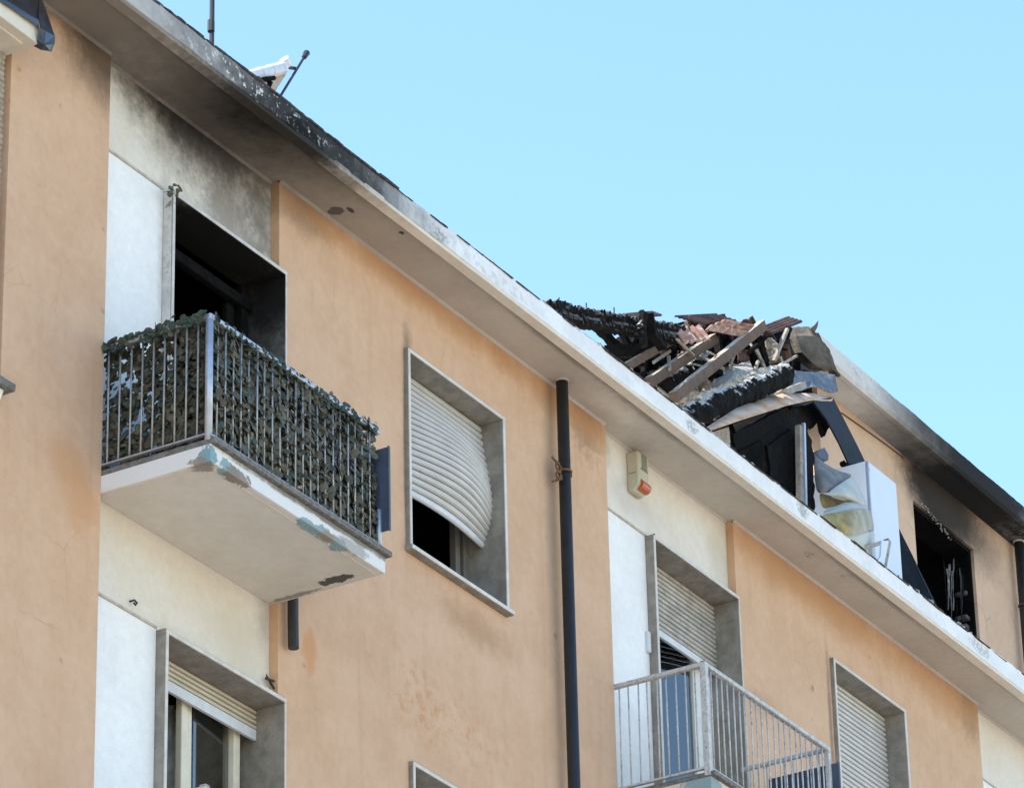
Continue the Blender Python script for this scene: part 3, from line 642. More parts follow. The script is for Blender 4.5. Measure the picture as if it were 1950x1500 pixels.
# ---- balconies
def balcony(x0, x1, yf, zt, hedge, old):
    b = MB(); b.box((x0+.001, yf, zt-.155), (x1, .064, zt-.037)); o = b.build('balcony', slab_m, house, bevel=.006)
    c = MB(); c.box((x0+.001, yf-.035, zt-.037), (x1+.03, .064, zt)); c.build('coping', coping_m, o, bevel=.006)
    d = MB(); d.box((x0+.03, yf+.03, zt-.160), (x0+.045, .06, zt-.154)); d.box((x0+.045, yf+.05, zt-.160), (x1-.03, yf+.062, zt-.154)); d.build('drip_mould', slab_m, o)
    yr = yf+.025; top = zt+.835; bm = rail_old if old else baluster_m; pm = rail_old if old else silver
    xa, xb = x0+.012, x1-.055
    if old:
        p = MB(); p.box((xa-.022, yr-.022, zt-.03), (xa+.022, yr+.022, top)); p.box((xa-.026, yr-.026, top+.018), (xa+.02, yr+.02, top+.022)); p.build('railing_post', pm, o, bevel=.005)
        p = MB(); p.box((xb-.02, yr-.02, zt), (xb+.02, yr+.02, top)); p.build('railing_post', pm, o, bevel=.005)
    else:
        p = MB(); p.tube([(xa, yr, zt-.01), (xa, yr, top+.005)], .024, 14); p.tube([(xa, yr, top-.02), (xa, yr, top-.015)], .026, 14); p.build('railing_post', pm, o, smooth=True, bevel=0)
        p = MB(); p.tube([(xb+.02, yr, zt-.005), (xb+.02, yr, top-.55)], .018, 12); p.build('railing_post', pm, o, smooth=True)
    for a, e, w in (((xa, .06, top), (xa, yr-.02, top), .042), ((xa-.02, yr, top), (xb+.02, yr, top), .045), ((xb, yr, top), (xb, -.001, top), .035)):
        r_ = MB(); r_.bar(a, e, w, .034); r_.build('handrail', pm, o, bevel=.008)
    for a, e in (((xa, .06, zt+.035), (xa, yr, zt+.035)), ((xa, yr, zt+.035), (xb, yr, zt+.035)), ((xb, yr, zt+.035), (xb, 0, zt+.035))):
        r_ = MB(); r_.bar(a, e, .03, .018 if not hedge else .012); r_.build('bottom_rail', pm, o, bevel=.003)
    mb = MB(); mb.tube([(0, 0, 0), (0, 0, top-zt-.06)], .0064, 8); me = mb.mesh('baluster', bm, smooth=True)
    nf = 22; 
    for i in range(1, nf): inst('baluster', me, o, (xa+(xb-xa)*i/nf, yr+rnd.uniform(-.002, .002), zt+.04), (rnd.uniform(-.006, .006), rnd.uniform(-.006, .006), 0))
    ns = 10
    for i in range(1, ns):
        inst('baluster', me, o, (xa, yr+(-.0-yr+.05)*i/ns, zt+.04), (rnd.uniform(-.006, .006), rnd.uniform(-.006, .006), 0))
        inst('baluster', me, o, (xb, yr+(-.0-yr)*i/ns, zt+.04))
    pn = MB(); pn.box((xb+.022, yr-.075, zt+.13), (xb+.036, -.22, zt+.72)); pn.box((xb+.018, yr-.08, zt+.125), (xb+.040, yr-.07, zt+.725)); pn.build('side_panel', panel_m, o, bevel=.003)
    return o
bal1 = balcony(19.335, 21.285, -.81, 13.470, True, False)
sp = MB(); s0 = P(558, 1150, -.06); sp.tube([(s0.x, -.06, 13.40), (s0.x, -.06, 13.2), (s0.x+.004, -.062, 13.01)], .036, 12); sp.build('drain_spout', steel_pipe, bal1, smooth=False)
bal2 = balcony(25.66, 27.655, -.765, 13.465, False, True)
bal3 = balcony(19.335, 21.285, -.81, 13.470-FL, False, True)
# little wall fixings
hk = MB(); q = P(251, 1147, .05)
hk.tube([q+Vector((0, .02, .012)), q+Vector((0, -.02, .012)), q+Vector((.016, -.028, -.004)), q+Vector((.004, -.026, -.02)), q+Vector((-.012, -.022, -.010))], .007, 8); hk.build('wall_hook', steel_pipe, house, smooth=True)
hk = MB(); q = P(507, 1296, .06); hk.tube([q+Vector((-.04, -.02, 0)), q+Vector((.03, -.04, 0))], .008, 6); hk.tube([q+Vector((.01, .01, .05)), q+Vector((.015, -.05, -.06))], .007, 6); hk.build('wall_hook', steel_pipe, house)
hk = MB(); q = P(1233, 1223, .06); hk.box((q.x-.022, .035, q.z-.085), (q.x+.018, .066, q.z+.085)); hk.build('cable_cover', bar_m, house, bevel=.008)
hk = MB(); q = P(1240, 1031, .04); hk.tube([q+Vector((0, .03, -.02)), q+Vector((0, -.02, 0)), q+Vector((-.02, -.04, .05))], .007, 6); hk.tube([q, q+Vector((.03, -.02, .05))], .006, 6); hk.build('wall_hook', steel_pipe, house)

# ------------------------------------------------------------------ set-back taller block on the right, with the burnt window
attic = empty('apartment_building', (38, 4, ZS+.16), 'taller set back attic block with a burnt black window and sooty eave', 'building')
ZA = 19.29; AX0, AX1 = 30.95, 47
wx = (32.79, 34.05); wz = (17.3, 18.89)
wall(AX0, AX1, ZS+.163, ZA, .8, 1.1, [(*wx, *wz)]).build('attic_wall', attic_m, attic)
mb = MB(); mb.box((AX0, 1.102, ZS+.163), (AX0+.3, 8.6, ZA)); mb.box((AX0+.3, 8.3, ZS+.163), (AX1, 8.6, ZA)); mb.build('rear_wall', attic_m, attic)
mb = MB(); mb.box((30.75, .565, ZA), (AX1, 8.8, ZA+.15)); mb.build('eave_soffit', attic_eave_m, attic)
mb = MB(); rows = [[] for _ in range(6)]
for i in range(301):
    x = 30.42 + (AX1-30.42)*i/300; xb_ = max(x, 30.66+jag(i, .03, 9)); t_ = jag(x, .012, 2.5, 21) + jag(x, .006, 14, 22); w_ = jag(x, .008, 1.2, 23)
    rows[0].append((x, .566, ZA+.17)); rows[1].append((x, .52, ZA+.195+t_)); rows[2].append((x, .498+w_, ZA+.185+t_)); rows[3].append((xb_, .496+w_, ZA+.01)); rows[4].append((xb_, .52, ZA-.018)); rows[5].append((xb_, .567, ZA-.012))
mb.grid(rows); mb.build('eave_fascia', attic_eave_m, attic)
mb = MB(); mb.add([(30.7, .55, ZA+.17), (AX1, .55, ZA+.17), (AX1, 4.6, ZA+1.0), (32.5, 4.6, ZA+1.0), (30.7, .55, ZA+.24), (AX1, .55, ZA+.24), (AX1, 4.6, ZA+1.08), (32.5, 4.6, ZA+1.08)],
       [(0,3,2,1),(4,5,6,7),(0,1,5,4),(1,2,6,5),(2,3,7,6),(3,0,4,7)]); mb.build('roof', roof_m, attic)
wa = MB(); wa.box((wx[0], .83, wz[0]), (wx[0]+.03, 1.09, wz[1])); wa.box((wx[1]-.03, .83, wz[0]), (wx[1], 1.09, wz[1])); wa.box((wx[0]+.03, .83, wz[1]-.04), (wx[1]-.03, 1.09, wz[1]))
aw = wa.build('window', black_room, attic, label='burnt out window opening with torn shutter strips')
room(aw, wx[0]+.9, wx[1]-.9, wz[0]+.1, wz[1]-.22, 1.101, black_room, 2.0)
strip_m = simple('scorched_strip', (.10, .10, .10), .8, var=.4, sc=10, dirt=(.34, .33, .31), thr=(.56, .70))
for i in range(12):
    px = 1797+i*4.2+rnd.uniform(-2, 2); pt = 1062+rnd.uniform(0, 26); pb = pt+rnd.uniform(60, 130); yy = .93+rnd.uniform(-.03, .05); rows = []
    w = rnd.uniform(.007, .022); bx = rnd.uniform(-5, 9)
    for q in range(7):
        t = q/6; c = P(px+bx*t+rnd.uniform(-.4, .4)+1.5*math.sin(t*3+i), pt+(pb-pt)*t, yy+rnd.uniform(-.012, .012)); ww = w*rnd.uniform(.5, 1.2)*(1-.5*t)
        rows.append([c+Vector((-ww, 0, 0)), c+Vector((ww, rnd.uniform(-.01, .01), .004))])
    s = MB(); s.grid(rows, th=.005); s.build('shutter_strip', strip_m if i % 3 else char, aw)
for i in range(11):
    p0 = P(1850+rnd.uniform(-6, 4), 1090+i*15, .9); b = MB(); q_ = rnd.uniform(-.05, .04); b.box((p0.x-.11+q_, .87+rnd.uniform(0, .03), p0.z-.035), (p0.x+.03, 1.0, p0.z+rnd.uniform(.0, .024)))
    b.build('block', block_m, aw, bevel=.012)
lt = MB()
for i in range(34):
    t = i/33; c = P(1755+55*t+rnd.uniform(-2, 2), 957+68*t+rnd.uniform(-5, 3), .797); a = [Vector((rnd.uniform(-.022, .022), 0, rnd.uniform(-.012, .012))) for _ in range(5)]
    lt.prism([c+q for q in a], (0, .01, 0))
o_ = lt.build('broken_plaster', ash, aw); o_['kind'] = 'stuff'
pipe(attic, 34.93, .715, ZS+.17, ZA, .046, 18.62, False)
cb = MB(); cb.tube([P(1603, 786, .79), P(1640, 812, .79), P(1690, 848, .79), P(1722, 872, .79)], .006, 6); cb.build('wall_cable', steel_pipe, attic)

# ------------------------------------------------------------------ loggia at the far left edge
lg = empty('loggia_enclosure', (17.3, -.1, 13.4), 'closed in loggia at the left edge with cream canopy, reed blind and red brown frame', 'loggia')
c = MB(); c.box((16.35, -.235, 15.885), (18.275, .064, 16.015)); c.box((16.45, -.17, 15.870), (18.20, .05, 15.886)); c.build('canopy', cream_paint, lg, bevel=.006)
r_ = MB(); r_.box((16.33, -.10, 13.55), (18.335, .064, 13.60)); r_.build('sill', coping_m, lg, bevel=.006)
r_ = MB(); r_.prism([(16.33, -.06, 13.55), (16.33, .064, 13.55), (16.33, .064, 13.34), (16.33, .02, 13.36)], (1.95, 0, 0)); r_.build('sill_bracket', pvc_white, lg, bevel=.01)
mb = MB(); mb.tube([(0, 0, 0), (1.9, 0, 0)], .022, 8); me = mb.mesh('reed', reed_m, smooth=True)
for i in range(32): inst('reed', me, lg, (16.34, .015+rnd.uniform(-.004, .004), 14.60+i*.0405))
f = MB(); f.box((16.34, -.005, 13.60), (16.40, .05, 14.58)); f.box((18.17, -.005, 13.60), (18.235, .05, 14.58)); f.box((16.40, -.003, 14.5), (18.17, .048, 14.58)); f.build('window_frame', redwood, lg, bevel=.006)
p = MB(); p.box((16.40, .02, 13.60), (18.17, .03, 14.5)); p.build('panel', redwood, lg)
sh = MB(); k = .006
sh.grid([[P(-40, -62, -.10), P(20, -22, -.10), P(74, -10, -.12)], [P(-40, -30, -.24), P(20, 8, -.25), P(72, 40, -.26)], [P(-40, -22, -.245), P(20, 16, -.25), P(73, 52, -.255)]], th=.006)
sh.grid([[P(74, -10, -.12), P(76, -6, -.12)], [P(72, 30, -.25), P(88, 25, -.20)], [P(76, 54, -.27), P(103, 70, -.27)]], th=.006)
sh.grid([[P(73, 52, -.262), P(86, 60, -.29), P(103, 70, -.275)], [P(71, 78, -.24), P(84, 84, -.28), P(103, 82, -.28)], [P(60, 85, -.18), P(80, 95, -.24), P(97, 99, -.26)]], th=.006)
sh.build('metal_sheet', dark_sheet, label='dark blue metal sheet bent over the corner of the cream canopy', cat='metal sheet', smooth=False)

# ------------------------------------------------------------------ alarm box
al = empty('alarm_box', (26.2, .05, 16.055), 'beige alarm siren box with orange lamp on the white wall', 'alarm')
b = MB(); X0, X1, Y0 = 26.085, 26.250, -.035
b.prism([(X0, .064, 16.395), (X0, Y0, 16.395), (X0, Y0, 16.120), (X0, .02, 16.065), (X0, .064, 16.065)], (X1-X0, 0, 0)); b.build('body', alarm_m, al, bevel=.012, seg=3)
b = MB(); b.box((X0+.06, Y0-.006, 16.265), (X1-.03, Y0+.002, 16.385)); b.build('grille', alarm_grille_m, al, bevel=.004)
b = MB(); b.box((X0+.045, Y0-.004, 16.250), (X1-.02, Y0-.0005, 16.262)); b.box((X0-.003, Y0+.02, 16.210), (X0+.001, .05, 16.215)); b.build('seam', alarm_grille_m, al)
b = MB(); b.tube([(X0+.035, Y0+.020, 16.125), (X1-.008, Y0+.020, 16.125)], .044, 14); b.build('lamp_lens', amber, al, smooth=False)

# ------------------------------------------------------------------ roof aerials
ms = MB(); a = P(403, 90, .6); ms.tube([(a.x, .6, 16.9), (a.x, .6, 17.75), (a.x, .6, 18.5)], .018, 8); ms.tube([(a.x-.01, .6, 17.84), (a.x-.01, .6, 17.93)], .026, 8)
ms.build('aerial_mast', steel_pipe, label='thin dark vertical aerial mast behind the top of the eave', cat='mast')
an = empty('roof_aerial', P(530, 190, .6), 'white ribbed aerial arm with a tilted thin rod above the blackened eave', 'aerial')
y = .6
pa, pb = P(455, 152, y), P(538, 130, y); d = (pb-pa)
s = MB(); s.tube([pa, pb], .05, 10); 
for q in (.2, .45, .7, .95): s.tube([pa+d*(q-.012), pa+d*(q+.012)], .054, 10)
s.build('arm', antenna_w, an, smooth=False)
s = MB(); s.tube([P(541, 112, y), P(549, 126, y)], [.036, .036], 12); s.build('cap', antenna_w, an)
s = MB(); s.tube([P(547, 124, y), P(549, 129, y), P(563, 131, y)], .014, 8); s.build('link', steel_pipe, an)
s = MB(); s.prism([P(500, 148, y), P(546, 140, y), P(526, 172, y), P(508, 166, y)], (.02, .05, .0)); s.build('board', tan_board, an)
s = MB(); s.tube([P(505, 150, y-.06), P(515, 158, y-.06), P(508, 172, y-.06)], .02, 6); s.tube([P(500, 152, y-.06), P(522, 149, y-.06)], .018, 6); s.build('clamp', char, an)
s = MB(); s.tube([P(530, 190, y-.02), P(580, 108, y-.02)], .010, 8); s.tube([P(579, 110, y-.02), P(584, 101, y-.02)], [.018, .026], 8); s.build('rod', steel_pipe, an)

# ------------------------------------------------------------------ burnt roof
def rough_bar(name, pts, w, h, mat, label, cat, group=None, seed=0, amp=.012, fr=14, up=(0, 0, 1), sub=60, crack=0, rd=0.0):
    """a beam with a rough skin: rectangular section swept along points, displaced by noise"""
    mb = MB(); pts = [Vector(p) for p in pts]; L = [0]
    for a, b in zip(pts, pts[1:]): L.append(L[-1]+(b-a).length)
    rows = []; ring = []
    ns = 6
    for e in range(4):
        for q in range(ns):
            t = q/ns*2-1
            ring.append([(t, -1), (1, t), (-t, 1), (-1, -t)][e])
    for i in range(sub+1):
        s = L[-1]*i/sub; k = max(j for j in range(len(L)-1) if L[j] <= s+1e-6); f_ = (s-L[k])/(L[k+1]-L[k]); p = pts[k].lerp(pts[k+1], f_); d = (pts[k+1]-pts[k]).normalized()
        x = d.cross(Vector(up)).normalized(); y_ = x.cross(d).normalized(); row = []
        for a, b in ring:
            k_ = (1-rd)+rd/math.hypot(a, b); q = p + (x*a*w/2 + y_*b*h/2)*k_; n_ = noise.noise(q*fr+Vector((seed, 0, 0)))+.5*noise.noise(q*fr*2.3)
            if crack:
                c1 = min(abs(math.sin(s*crack)), abs(math.sin((a+b)*3.2+.3*math.sin(s*9)))); n_ -= 1.1*max(0, .35-c1)/.35
            row.append(q + (x*a + y_*b)*amp*n_)
        row.append(row[0]); rows.append(row)
    mb.grid(rows); m0 = len(ring)
    mb.add(rows[0][:-1], [tuple(range(m0))]); mb.add(rows[-1][:-1], [tuple(range(m0))[::-1]])
    return mb.build(name, mat, label=label, cat=cat, group=group, smooth=False)
# backdrop: charred boarding of the collapsed slope, standing at the back of the hole
def chunk(name, pix, Y, ext, mat, label, cat, amp=2.0, kids=None, parent=None, group=None):
    pts = []
    for i in range(len(pix)):
        a, b = Vector(pix[i]), Vector(pix[(i+1) % len(pix)]); nseg = max(1, int((b-a).length/9))
        for q in range(nseg):
            c = a.lerp(b, q/nseg); yy = Y if not callable(Y) else Y(c.x, c.y)
            pts.append(P(c.x+rnd.uniform(-amp, amp), c.y+rnd.uniform(-amp, amp), yy))
    m_ = MB(); m_.prism(pts, ext); return m_.build(name, mat, parent, label=label, cat=cat, group=group)
bk = chunk('charred_boarding', [(1138, 656), (1182, 657), (1229, 653), (1240, 645), (1290, 616), (1330, 608), (1400, 616), (1440, 630), (1470, 618), (1500, 612), (1512, 628), (1500, 668), (1590, 712), (1598, 762), (1560, 790), (1520, 830), (1515, 990), (1420, 900), (1330, 830), (1230, 750)], .85, (.1, .12, .03), char,
     'black charred boarding at the back of the collapsed roof', 'boarding')
for (a, b, w) in (((1290, 700), (1500, 640), 5), ((1250, 680), (1330, 640), 4), ((1400, 690), (1490, 640), 5), ((1440, 690), (1560, 720), 5), ((1330, 660), (1460, 655), 5)):
    m_ = MB(); m_.bar(P(*a, .83), P(*b, .83), .03, .035); m_.build('batten', char, bk)
char_crack = simple('cracked_char', (.006, .0055, .005), .9, var=.5, sc=18, bump=.5, spec=.12)
add_ash_or_lit_tops(char_crack, -.1, .5, (.13, .125, .12))  # grey highlights of the sunlit char cells painted onto upward faces
rough_bar('charred_beam', [P(1040, 590, .15), P(1120, 607, .15), P(1210, 622, .15), P(1305, 640, .2)], .10, .150, char_crack, 'thick charred beam with alligator cracks and nails along the skyline', 'beam', seed=3, amp=.016, fr=20, sub=150, crack=62)
beam = bpy.data.objects['charred_beam']
for px, py in ((1065, 590), (1074, 592), (1117, 600), (1124, 602), (1170, 608), (1179, 611)):
    a = P(px, py, .15); tl = -.0 if px in (1065, 1117, 1170) else .03; s = MB(); s.tube([a, a+Vector((tl, 0, .105 if tl == 0 else .07))], .006, 5); s.build('nail', steel_pipe, beam)
s = MB(); s.bar(P(1078, 580, .12), P(1088, 585, .12), .03, .03); s.build('char_lump', char, beam)
rough_bar('charred_board', [P(1062, 601, .24), P(1150, 623, .24), P(1250, 646, .3)], .04, .045, char, 'straight charred board under the cracked beam', 'board', seed=5, amp=.006)
rough_bar('charred_brace', [P(1122, 612, .35), P(1154, 640, .35), P(1184, 668, .3)], .05, .06, char, 'charred diagonal brace between two gaps of sky', 'brace', seed=8, amp=.006)
rough_bar('charred_plank', [P(1138, 672, .3), P(1190, 668, .3), P(1250, 668, .3)], .05, .10, char, 'broad charred plank low above the white eave', 'plank', seed=9, amp=.01)
rough_bar('ashen_post', [P(1226, 660, .02), P(1222, 630, .02), P(1224, 594, .02)], .05, .055, char_ash, 'short ash white post standing on the cracked beam', 'post', seed=12, amp=.016, sub=30)
rough_bar('charred_lath', [P(1236, 596, .05), P(1240, 630, .08), P(1262, 662, .1)], .07, .06, char, 'short black lath leaning right of the ashen post', 'lath', seed=14, amp=.008, sub=20)
gR = 'rafters still standing over the burnt roof'
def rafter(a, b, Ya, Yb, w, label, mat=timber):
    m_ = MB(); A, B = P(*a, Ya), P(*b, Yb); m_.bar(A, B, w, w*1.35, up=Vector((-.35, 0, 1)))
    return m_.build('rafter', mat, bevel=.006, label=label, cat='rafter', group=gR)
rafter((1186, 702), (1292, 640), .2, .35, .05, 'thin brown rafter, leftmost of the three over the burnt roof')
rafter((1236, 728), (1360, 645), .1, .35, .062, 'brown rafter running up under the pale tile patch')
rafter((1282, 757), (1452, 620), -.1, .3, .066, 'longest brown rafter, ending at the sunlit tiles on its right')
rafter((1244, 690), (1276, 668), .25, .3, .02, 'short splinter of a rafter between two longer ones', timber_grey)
def tiles(name, O, A, B, Y, n, rows, mat, label, th=.014, amp=.22, dY=(0, 0, 0)):
    """patch of curved roof tiles: O corner, A end of the rib direction, B end across"""
    o3, a3, b3 = P(*O, Y+dY[0]), P(*A, Y+dY[1]), P(*B, Y+dY[2]); u = (a3-o3); v = (b3-o3)/n; nn = u.cross(v).normalized()
    if nn.z < 0: nn = -nn
    root = empty(name, (o3+a3+b3)/3, label, 'roof tiles')
    for i in range(n):
        for r in range(rows):
            rr = []
            for t in (r/rows-.01, (r+1)/rows+.04):
                rr.append([o3 + u*t + v*(i+q/8) + nn*((1-abs(math.cos(math.pi*q/8))**1.5)*v.length*amp - .006*t) for q in range(9)])
            m_ = MB(); m_.grid(rr, th=-th); m_.build('tile', mat, root, smooth=False)
    return root
tiles('roof_tiles', (1285, 628), (1305, 652), (1334, 621), .12, 4, 1, tile_m, 'pale pink tile patch lying across two rafters', dY=(.05, -.04, .05))
tiles('roof_tiles', (1346, 628), (1412, 640), (1381, 613), .22, 3, 2, tile_m, 'sunlit red tile patch above the longest rafter', dY=(0, 0, .1))
tiles('roof_tiles', (1440, 628), (1496, 605), (1470, 637), .35, 4, 2, tile_sooty, 'dark sooty tile strip jutting up beside the broken eave', dY=(0, 0, -.1))
tiles('roof_tiles', (1186, 600), (1238, 594), (1206, 607), .3, 4, 2, tile_sooty, 'black tile piece standing behind the ashen post', dY=(0, 0, -.08))
tiles('roof_tiles', (1285, 604), (1356, 599), (1330, 618), .4, 5, 2, tile_sooty, 'row of sooty tiles on the skyline in the middle of the burnt roof', dY=(0, 0, -.1))
# rubble
rough_bar('burnt_log', [P(1300, 800, -.12), P(1360, 770, -.1), P(1430, 742, -.05), P(1495, 712, 0)], .15, .19, char_ash, 'big burnt log crusted with white ash above the eave', 'log', seed=20, amp=.024, fr=8, sub=70, rd=.9)
ashcap = MB()
for i in range(34):
    t = rnd.random(); c = P(1305+190*t+rnd.uniform(-5, 5), 780-78*t-6*math.sin(t*3)+rnd.uniform(-6, 2), -.10+.1*t)
    rr = rnd.uniform(.02, .06); a = [Vector((math.cos(k*1.05)*rr*rnd.uniform(.6, 1.3), math.sin(k*1.05)*rr*rnd.uniform(.6, 1.3), 0)) for k in range(6)]
    ashcap.prism([c+q+Vector((0, 0, .0)) for q in a], (rnd.uniform(-.01, .01), rnd.uniform(-.01, .01), .03))
o_ = ashcap.build('ash_crust', ash, bpy.data.objects['burnt_log']); o_['kind'] = 'stuff'
rough_bar('burnt_log', [P(1270, 735, .25), P(1310, 712, .3), P(1350, 690, .35)], .15, .17, char_ash, 'short dark log with ashen end between two rafters', 'log', seed=24, amp=.022, fr=9, sub=40, rd=.9)
rough_bar('grey_plank', [P(1440, 772, .05), P(1490, 748, .08), P(1530, 733, .1)], .05, .055, timber_grey, 'grey weathered plank lying above the bent orange flashing', 'plank', seed=27, amp=.006, sub=30)
rough_bar('charred_prop', [P(1436, 628, .45), P(1446, 650, .42), P(1458, 690, .4)], .05, .06, char, 'black prop leaning under the sooty tile strip', 'prop', seed=31, amp=.008, sub=20)
rough_bar('splintered_stud', [P(1462, 645, .4), P(1470, 665, .38), P(1476, 688, .36)], .06, .10, timber_grey, 'splintered grey brown stud below the sooty tiles', 'stud', seed=33, amp=.03, fr=12, sub=20)
rub = MB()
def lump(c, r, mb):
    vs = []; n1, n2 = 5, 8; sq = Vector((rnd.uniform(.7, 1.4), rnd.uniform(.7, 1.3), rnd.uniform(.5, .9))); ph = rnd.uniform(0, 99)
    for i in range(n1+1):
        th = math.pi*i/n1
        for j in range(n2):
            a = 2*math.pi*j/n2; d = Vector((math.sin(th)*math.cos(a), math.sin(th)*math.sin(a), math.cos(th)))
            k = r*(1+.55*noise.noise(d*1.7+Vector((ph, 0, 0)))+.25*noise.noise(d*4+Vector((ph, 0, 0)))); vs.append(c+Vector((d.x*sq.x, d.y*sq.y, d.z*sq.z))*k)
    mb.add(vs, [(i*n2+j, i*n2+(j+1)%n2, (i+1)*n2+(j+1)%n2, (i+1)*n2+j) for i in range(n1) for j in range(n2)])
for i in range(85):
    px = rnd.uniform(1255, 1480); t = (px-1255)/225; py = rnd.uniform(690+30*(1-t), 800-55*t)
    lump(P(px, py, rnd.uniform(.35, .75)), rnd.uniform(.03, .11), rub)
rub.build('ash_rubble', ash, label='heap of ash grey rubble on the floor of the burnt roof', cat='rubble', kind='stuff', smooth=False)
blk = MB()
for i in range(110):
    px = rnd.uniform(1190, 1530); t = (px-1190)/340; py = rnd.uniform(650, 800)
    lump(P(px, py, rnd.uniform(.5, .85)), rnd.uniform(.03, .12), blk)
for i in range(40):
    t = rnd.random(); lump(P(1330+190*t, 700+90*t, rnd.uniform(.2, .6)), rnd.uniform(.03, .09), blk)
blk.build('charred_debris', char, label='heap of black charred debris behind the ash rubble', cat='debris', kind='stuff', smooth=False)
ls = MB()
for i in range(40):
    c = P(rnd.uniform(1250, 1510), rnd.uniform(660, 780), rnd.uniform(.1, .5)); d = Vector((rnd.uniform(-1, 1), rnd.uniform(-.4, .4), rnd.uniform(-.5, .9))).normalized()
    ls.bar(c-d*rnd.uniform(.08, .3), c+d*.12, rnd.uniform(.012, .03), rnd.uniform(.01, .03), up=Vector((.2, 1, .3)))
ls.build('splintered_laths', timber_grey, label='scatter of thin splintered laths in the burnt rubble', cat='laths', kind='stuff')
st = MB()
for i in range(90):
    t = rnd.random(); c = P(1180+330*t, 690-70*t+60*t*t+rnd.uniform(-34, 70), rnd.uniform(.42, .8)); d = Vector((rnd.uniform(.2, 1), rnd.uniform(-.4, .3), rnd.uniform(-.5, 1.0))).normalized(); w = rnd.uniform(.018, .045)
    a, b = c-d*rnd.uniform(.10, .40), c+d*rnd.uniform(.1, .35); md = a.lerp(b, .5)+Vector((0, rnd.uniform(-.02, .02), rnd.uniform(-.02, .02)))
    st.bar(a, md, w, w*1.3, up=Vector((.2, 1, .3))); st.bar(md, b, w, w*1.3, up=Vector((.2, 1, .3)), w2=w*.45, h2=w*.5)
st.build('charred_sticks', char, label='tangle of thin black charred sticks across the burnt roof', cat='sticks', kind='stuff')
bt_ = MB()
for i in range(46):
    t = rnd.random(); c = P(1250+260*t, 640+rnd.uniform(-22, 90), rnd.uniform(.4, .75)); q = [Vector((rnd.uniform(-.07, .07), rnd.uniform(-.03, .03), rnd.uniform(-.045, .045))) for _ in range(4)]
    u = rnd.uniform(.05, .10); v = rnd.uniform(.04, .08); R_ = Matrix.Rotation(rnd.uniform(0, 6), 3, 'Y') @ Matrix.Rotation(rnd.uniform(-.8, .8), 3, 'X')
    bt_.grid([[c + R_ @ Vector((-u, .02*math.sin(k_*1.05), -v+2*v*k_/6+rnd.uniform(-.006, .006))) for k_ in range(7)], [c + R_ @ Vector((u*rnd.uniform(.6, 1.1), .02*math.sin(k_*1.05), -v+2*v*k_/6)) for k_ in range(7)]], th=.014)
bt_.build('broken_tiles', tile_sooty, label='broken sooty tile shards strewn through the burnt roof', cat='tile shards', kind='stuff')
def mound(name, pix, Y, mat, label, cat, th=.03):
    m_ = MB(); rows = [[P(x, y_, Y+dy) for (x, y_, dy) in r] for r in pix]; m_.grid(rows, th=th); return m_.build(name, mat, label=label, cat=cat, smooth=False)
mound('insulation_slab', [[(1372, 722, .35), (1400, 706, .3), (1425, 698, .35)], [(1365, 738, .2), (1395, 728, .05), (1428, 712, .2)], [(1362, 748, .15), (1388, 744, -.0), (1420, 728, .15)]], .05, ash, 'crumpled pale slab of insulation in the middle of the wreckage', 'insulation', .05)
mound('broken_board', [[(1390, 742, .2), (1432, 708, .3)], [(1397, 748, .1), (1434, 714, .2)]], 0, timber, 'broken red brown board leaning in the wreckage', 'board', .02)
# broken end of the attic eave: hollow concrete shell
ec = MB()
rows = [[(1497, 640, .95), (1512, 622, .80), (1535, 622, .60), (1545, 626, .52)],
        [(1488, 660, .95), (1515, 640, .62), (1548, 640, .52), (1560, 645, .50)],
        [(1492, 678, .85), (1528, 672, .58), (1560, 668, .50), (1580, 668, .48)],
        [(1520, 690, .75), (1550, 694, .54), (1578, 694, .49), (1591, 692, .48)],
        [(1548, 704, .70), (1570, 707, .55), (1588, 708, .50), (1600, 716, .50)]]
nr = []
for r in rows:
    nr.append([P(x+rnd.uniform(-1.5, 1.5), y_+rnd.uniform(-1.5, 1.5), Y) for x, y_, Y in r])
ec.grid(nr, th=-.10); e_ = ec.build('eave_fragment', concrete_burnt, label='broken brown concrete end of the upper eave', cat='eave fragment', smooth=False)
sb = e_.modifiers.new('s', 'SUBSURF'); sb.subdivision_type = 'SIMPLE'; sb.levels = sb.render_levels = 3
tx = bpy.data.textures.new('rough', 'CLOUDS'); tx.noise_scale = .12; dm = e_.modifiers.new('d', 'DISPLACE'); dm.texture = tx; dm.strength = .04; dm.texture_coords = 'GLOBAL'
# crumpled zinc sheet
m_ = MB(); rows = []
for i in range(7):
    row = []
    for j in range(15):
        u, v = j/14, i/6; x = 1494+95*u+6*v; y_ = 704+10*u+v*(36-6*u)+(5*math.sin(u*9) if i == 6 else 0)
        row.append(P(x, y_, .30-.10*v+.012*math.sin(u*17+v*2)+.02*math.sin(u*5+v)))
    rows.append(row)
m_.grid(rows, th=.006); m_.build('zinc_sheet', zinc, label='crumpled blue grey metal sheet hanging under the broken eave', cat='metal sheet', smooth=False)
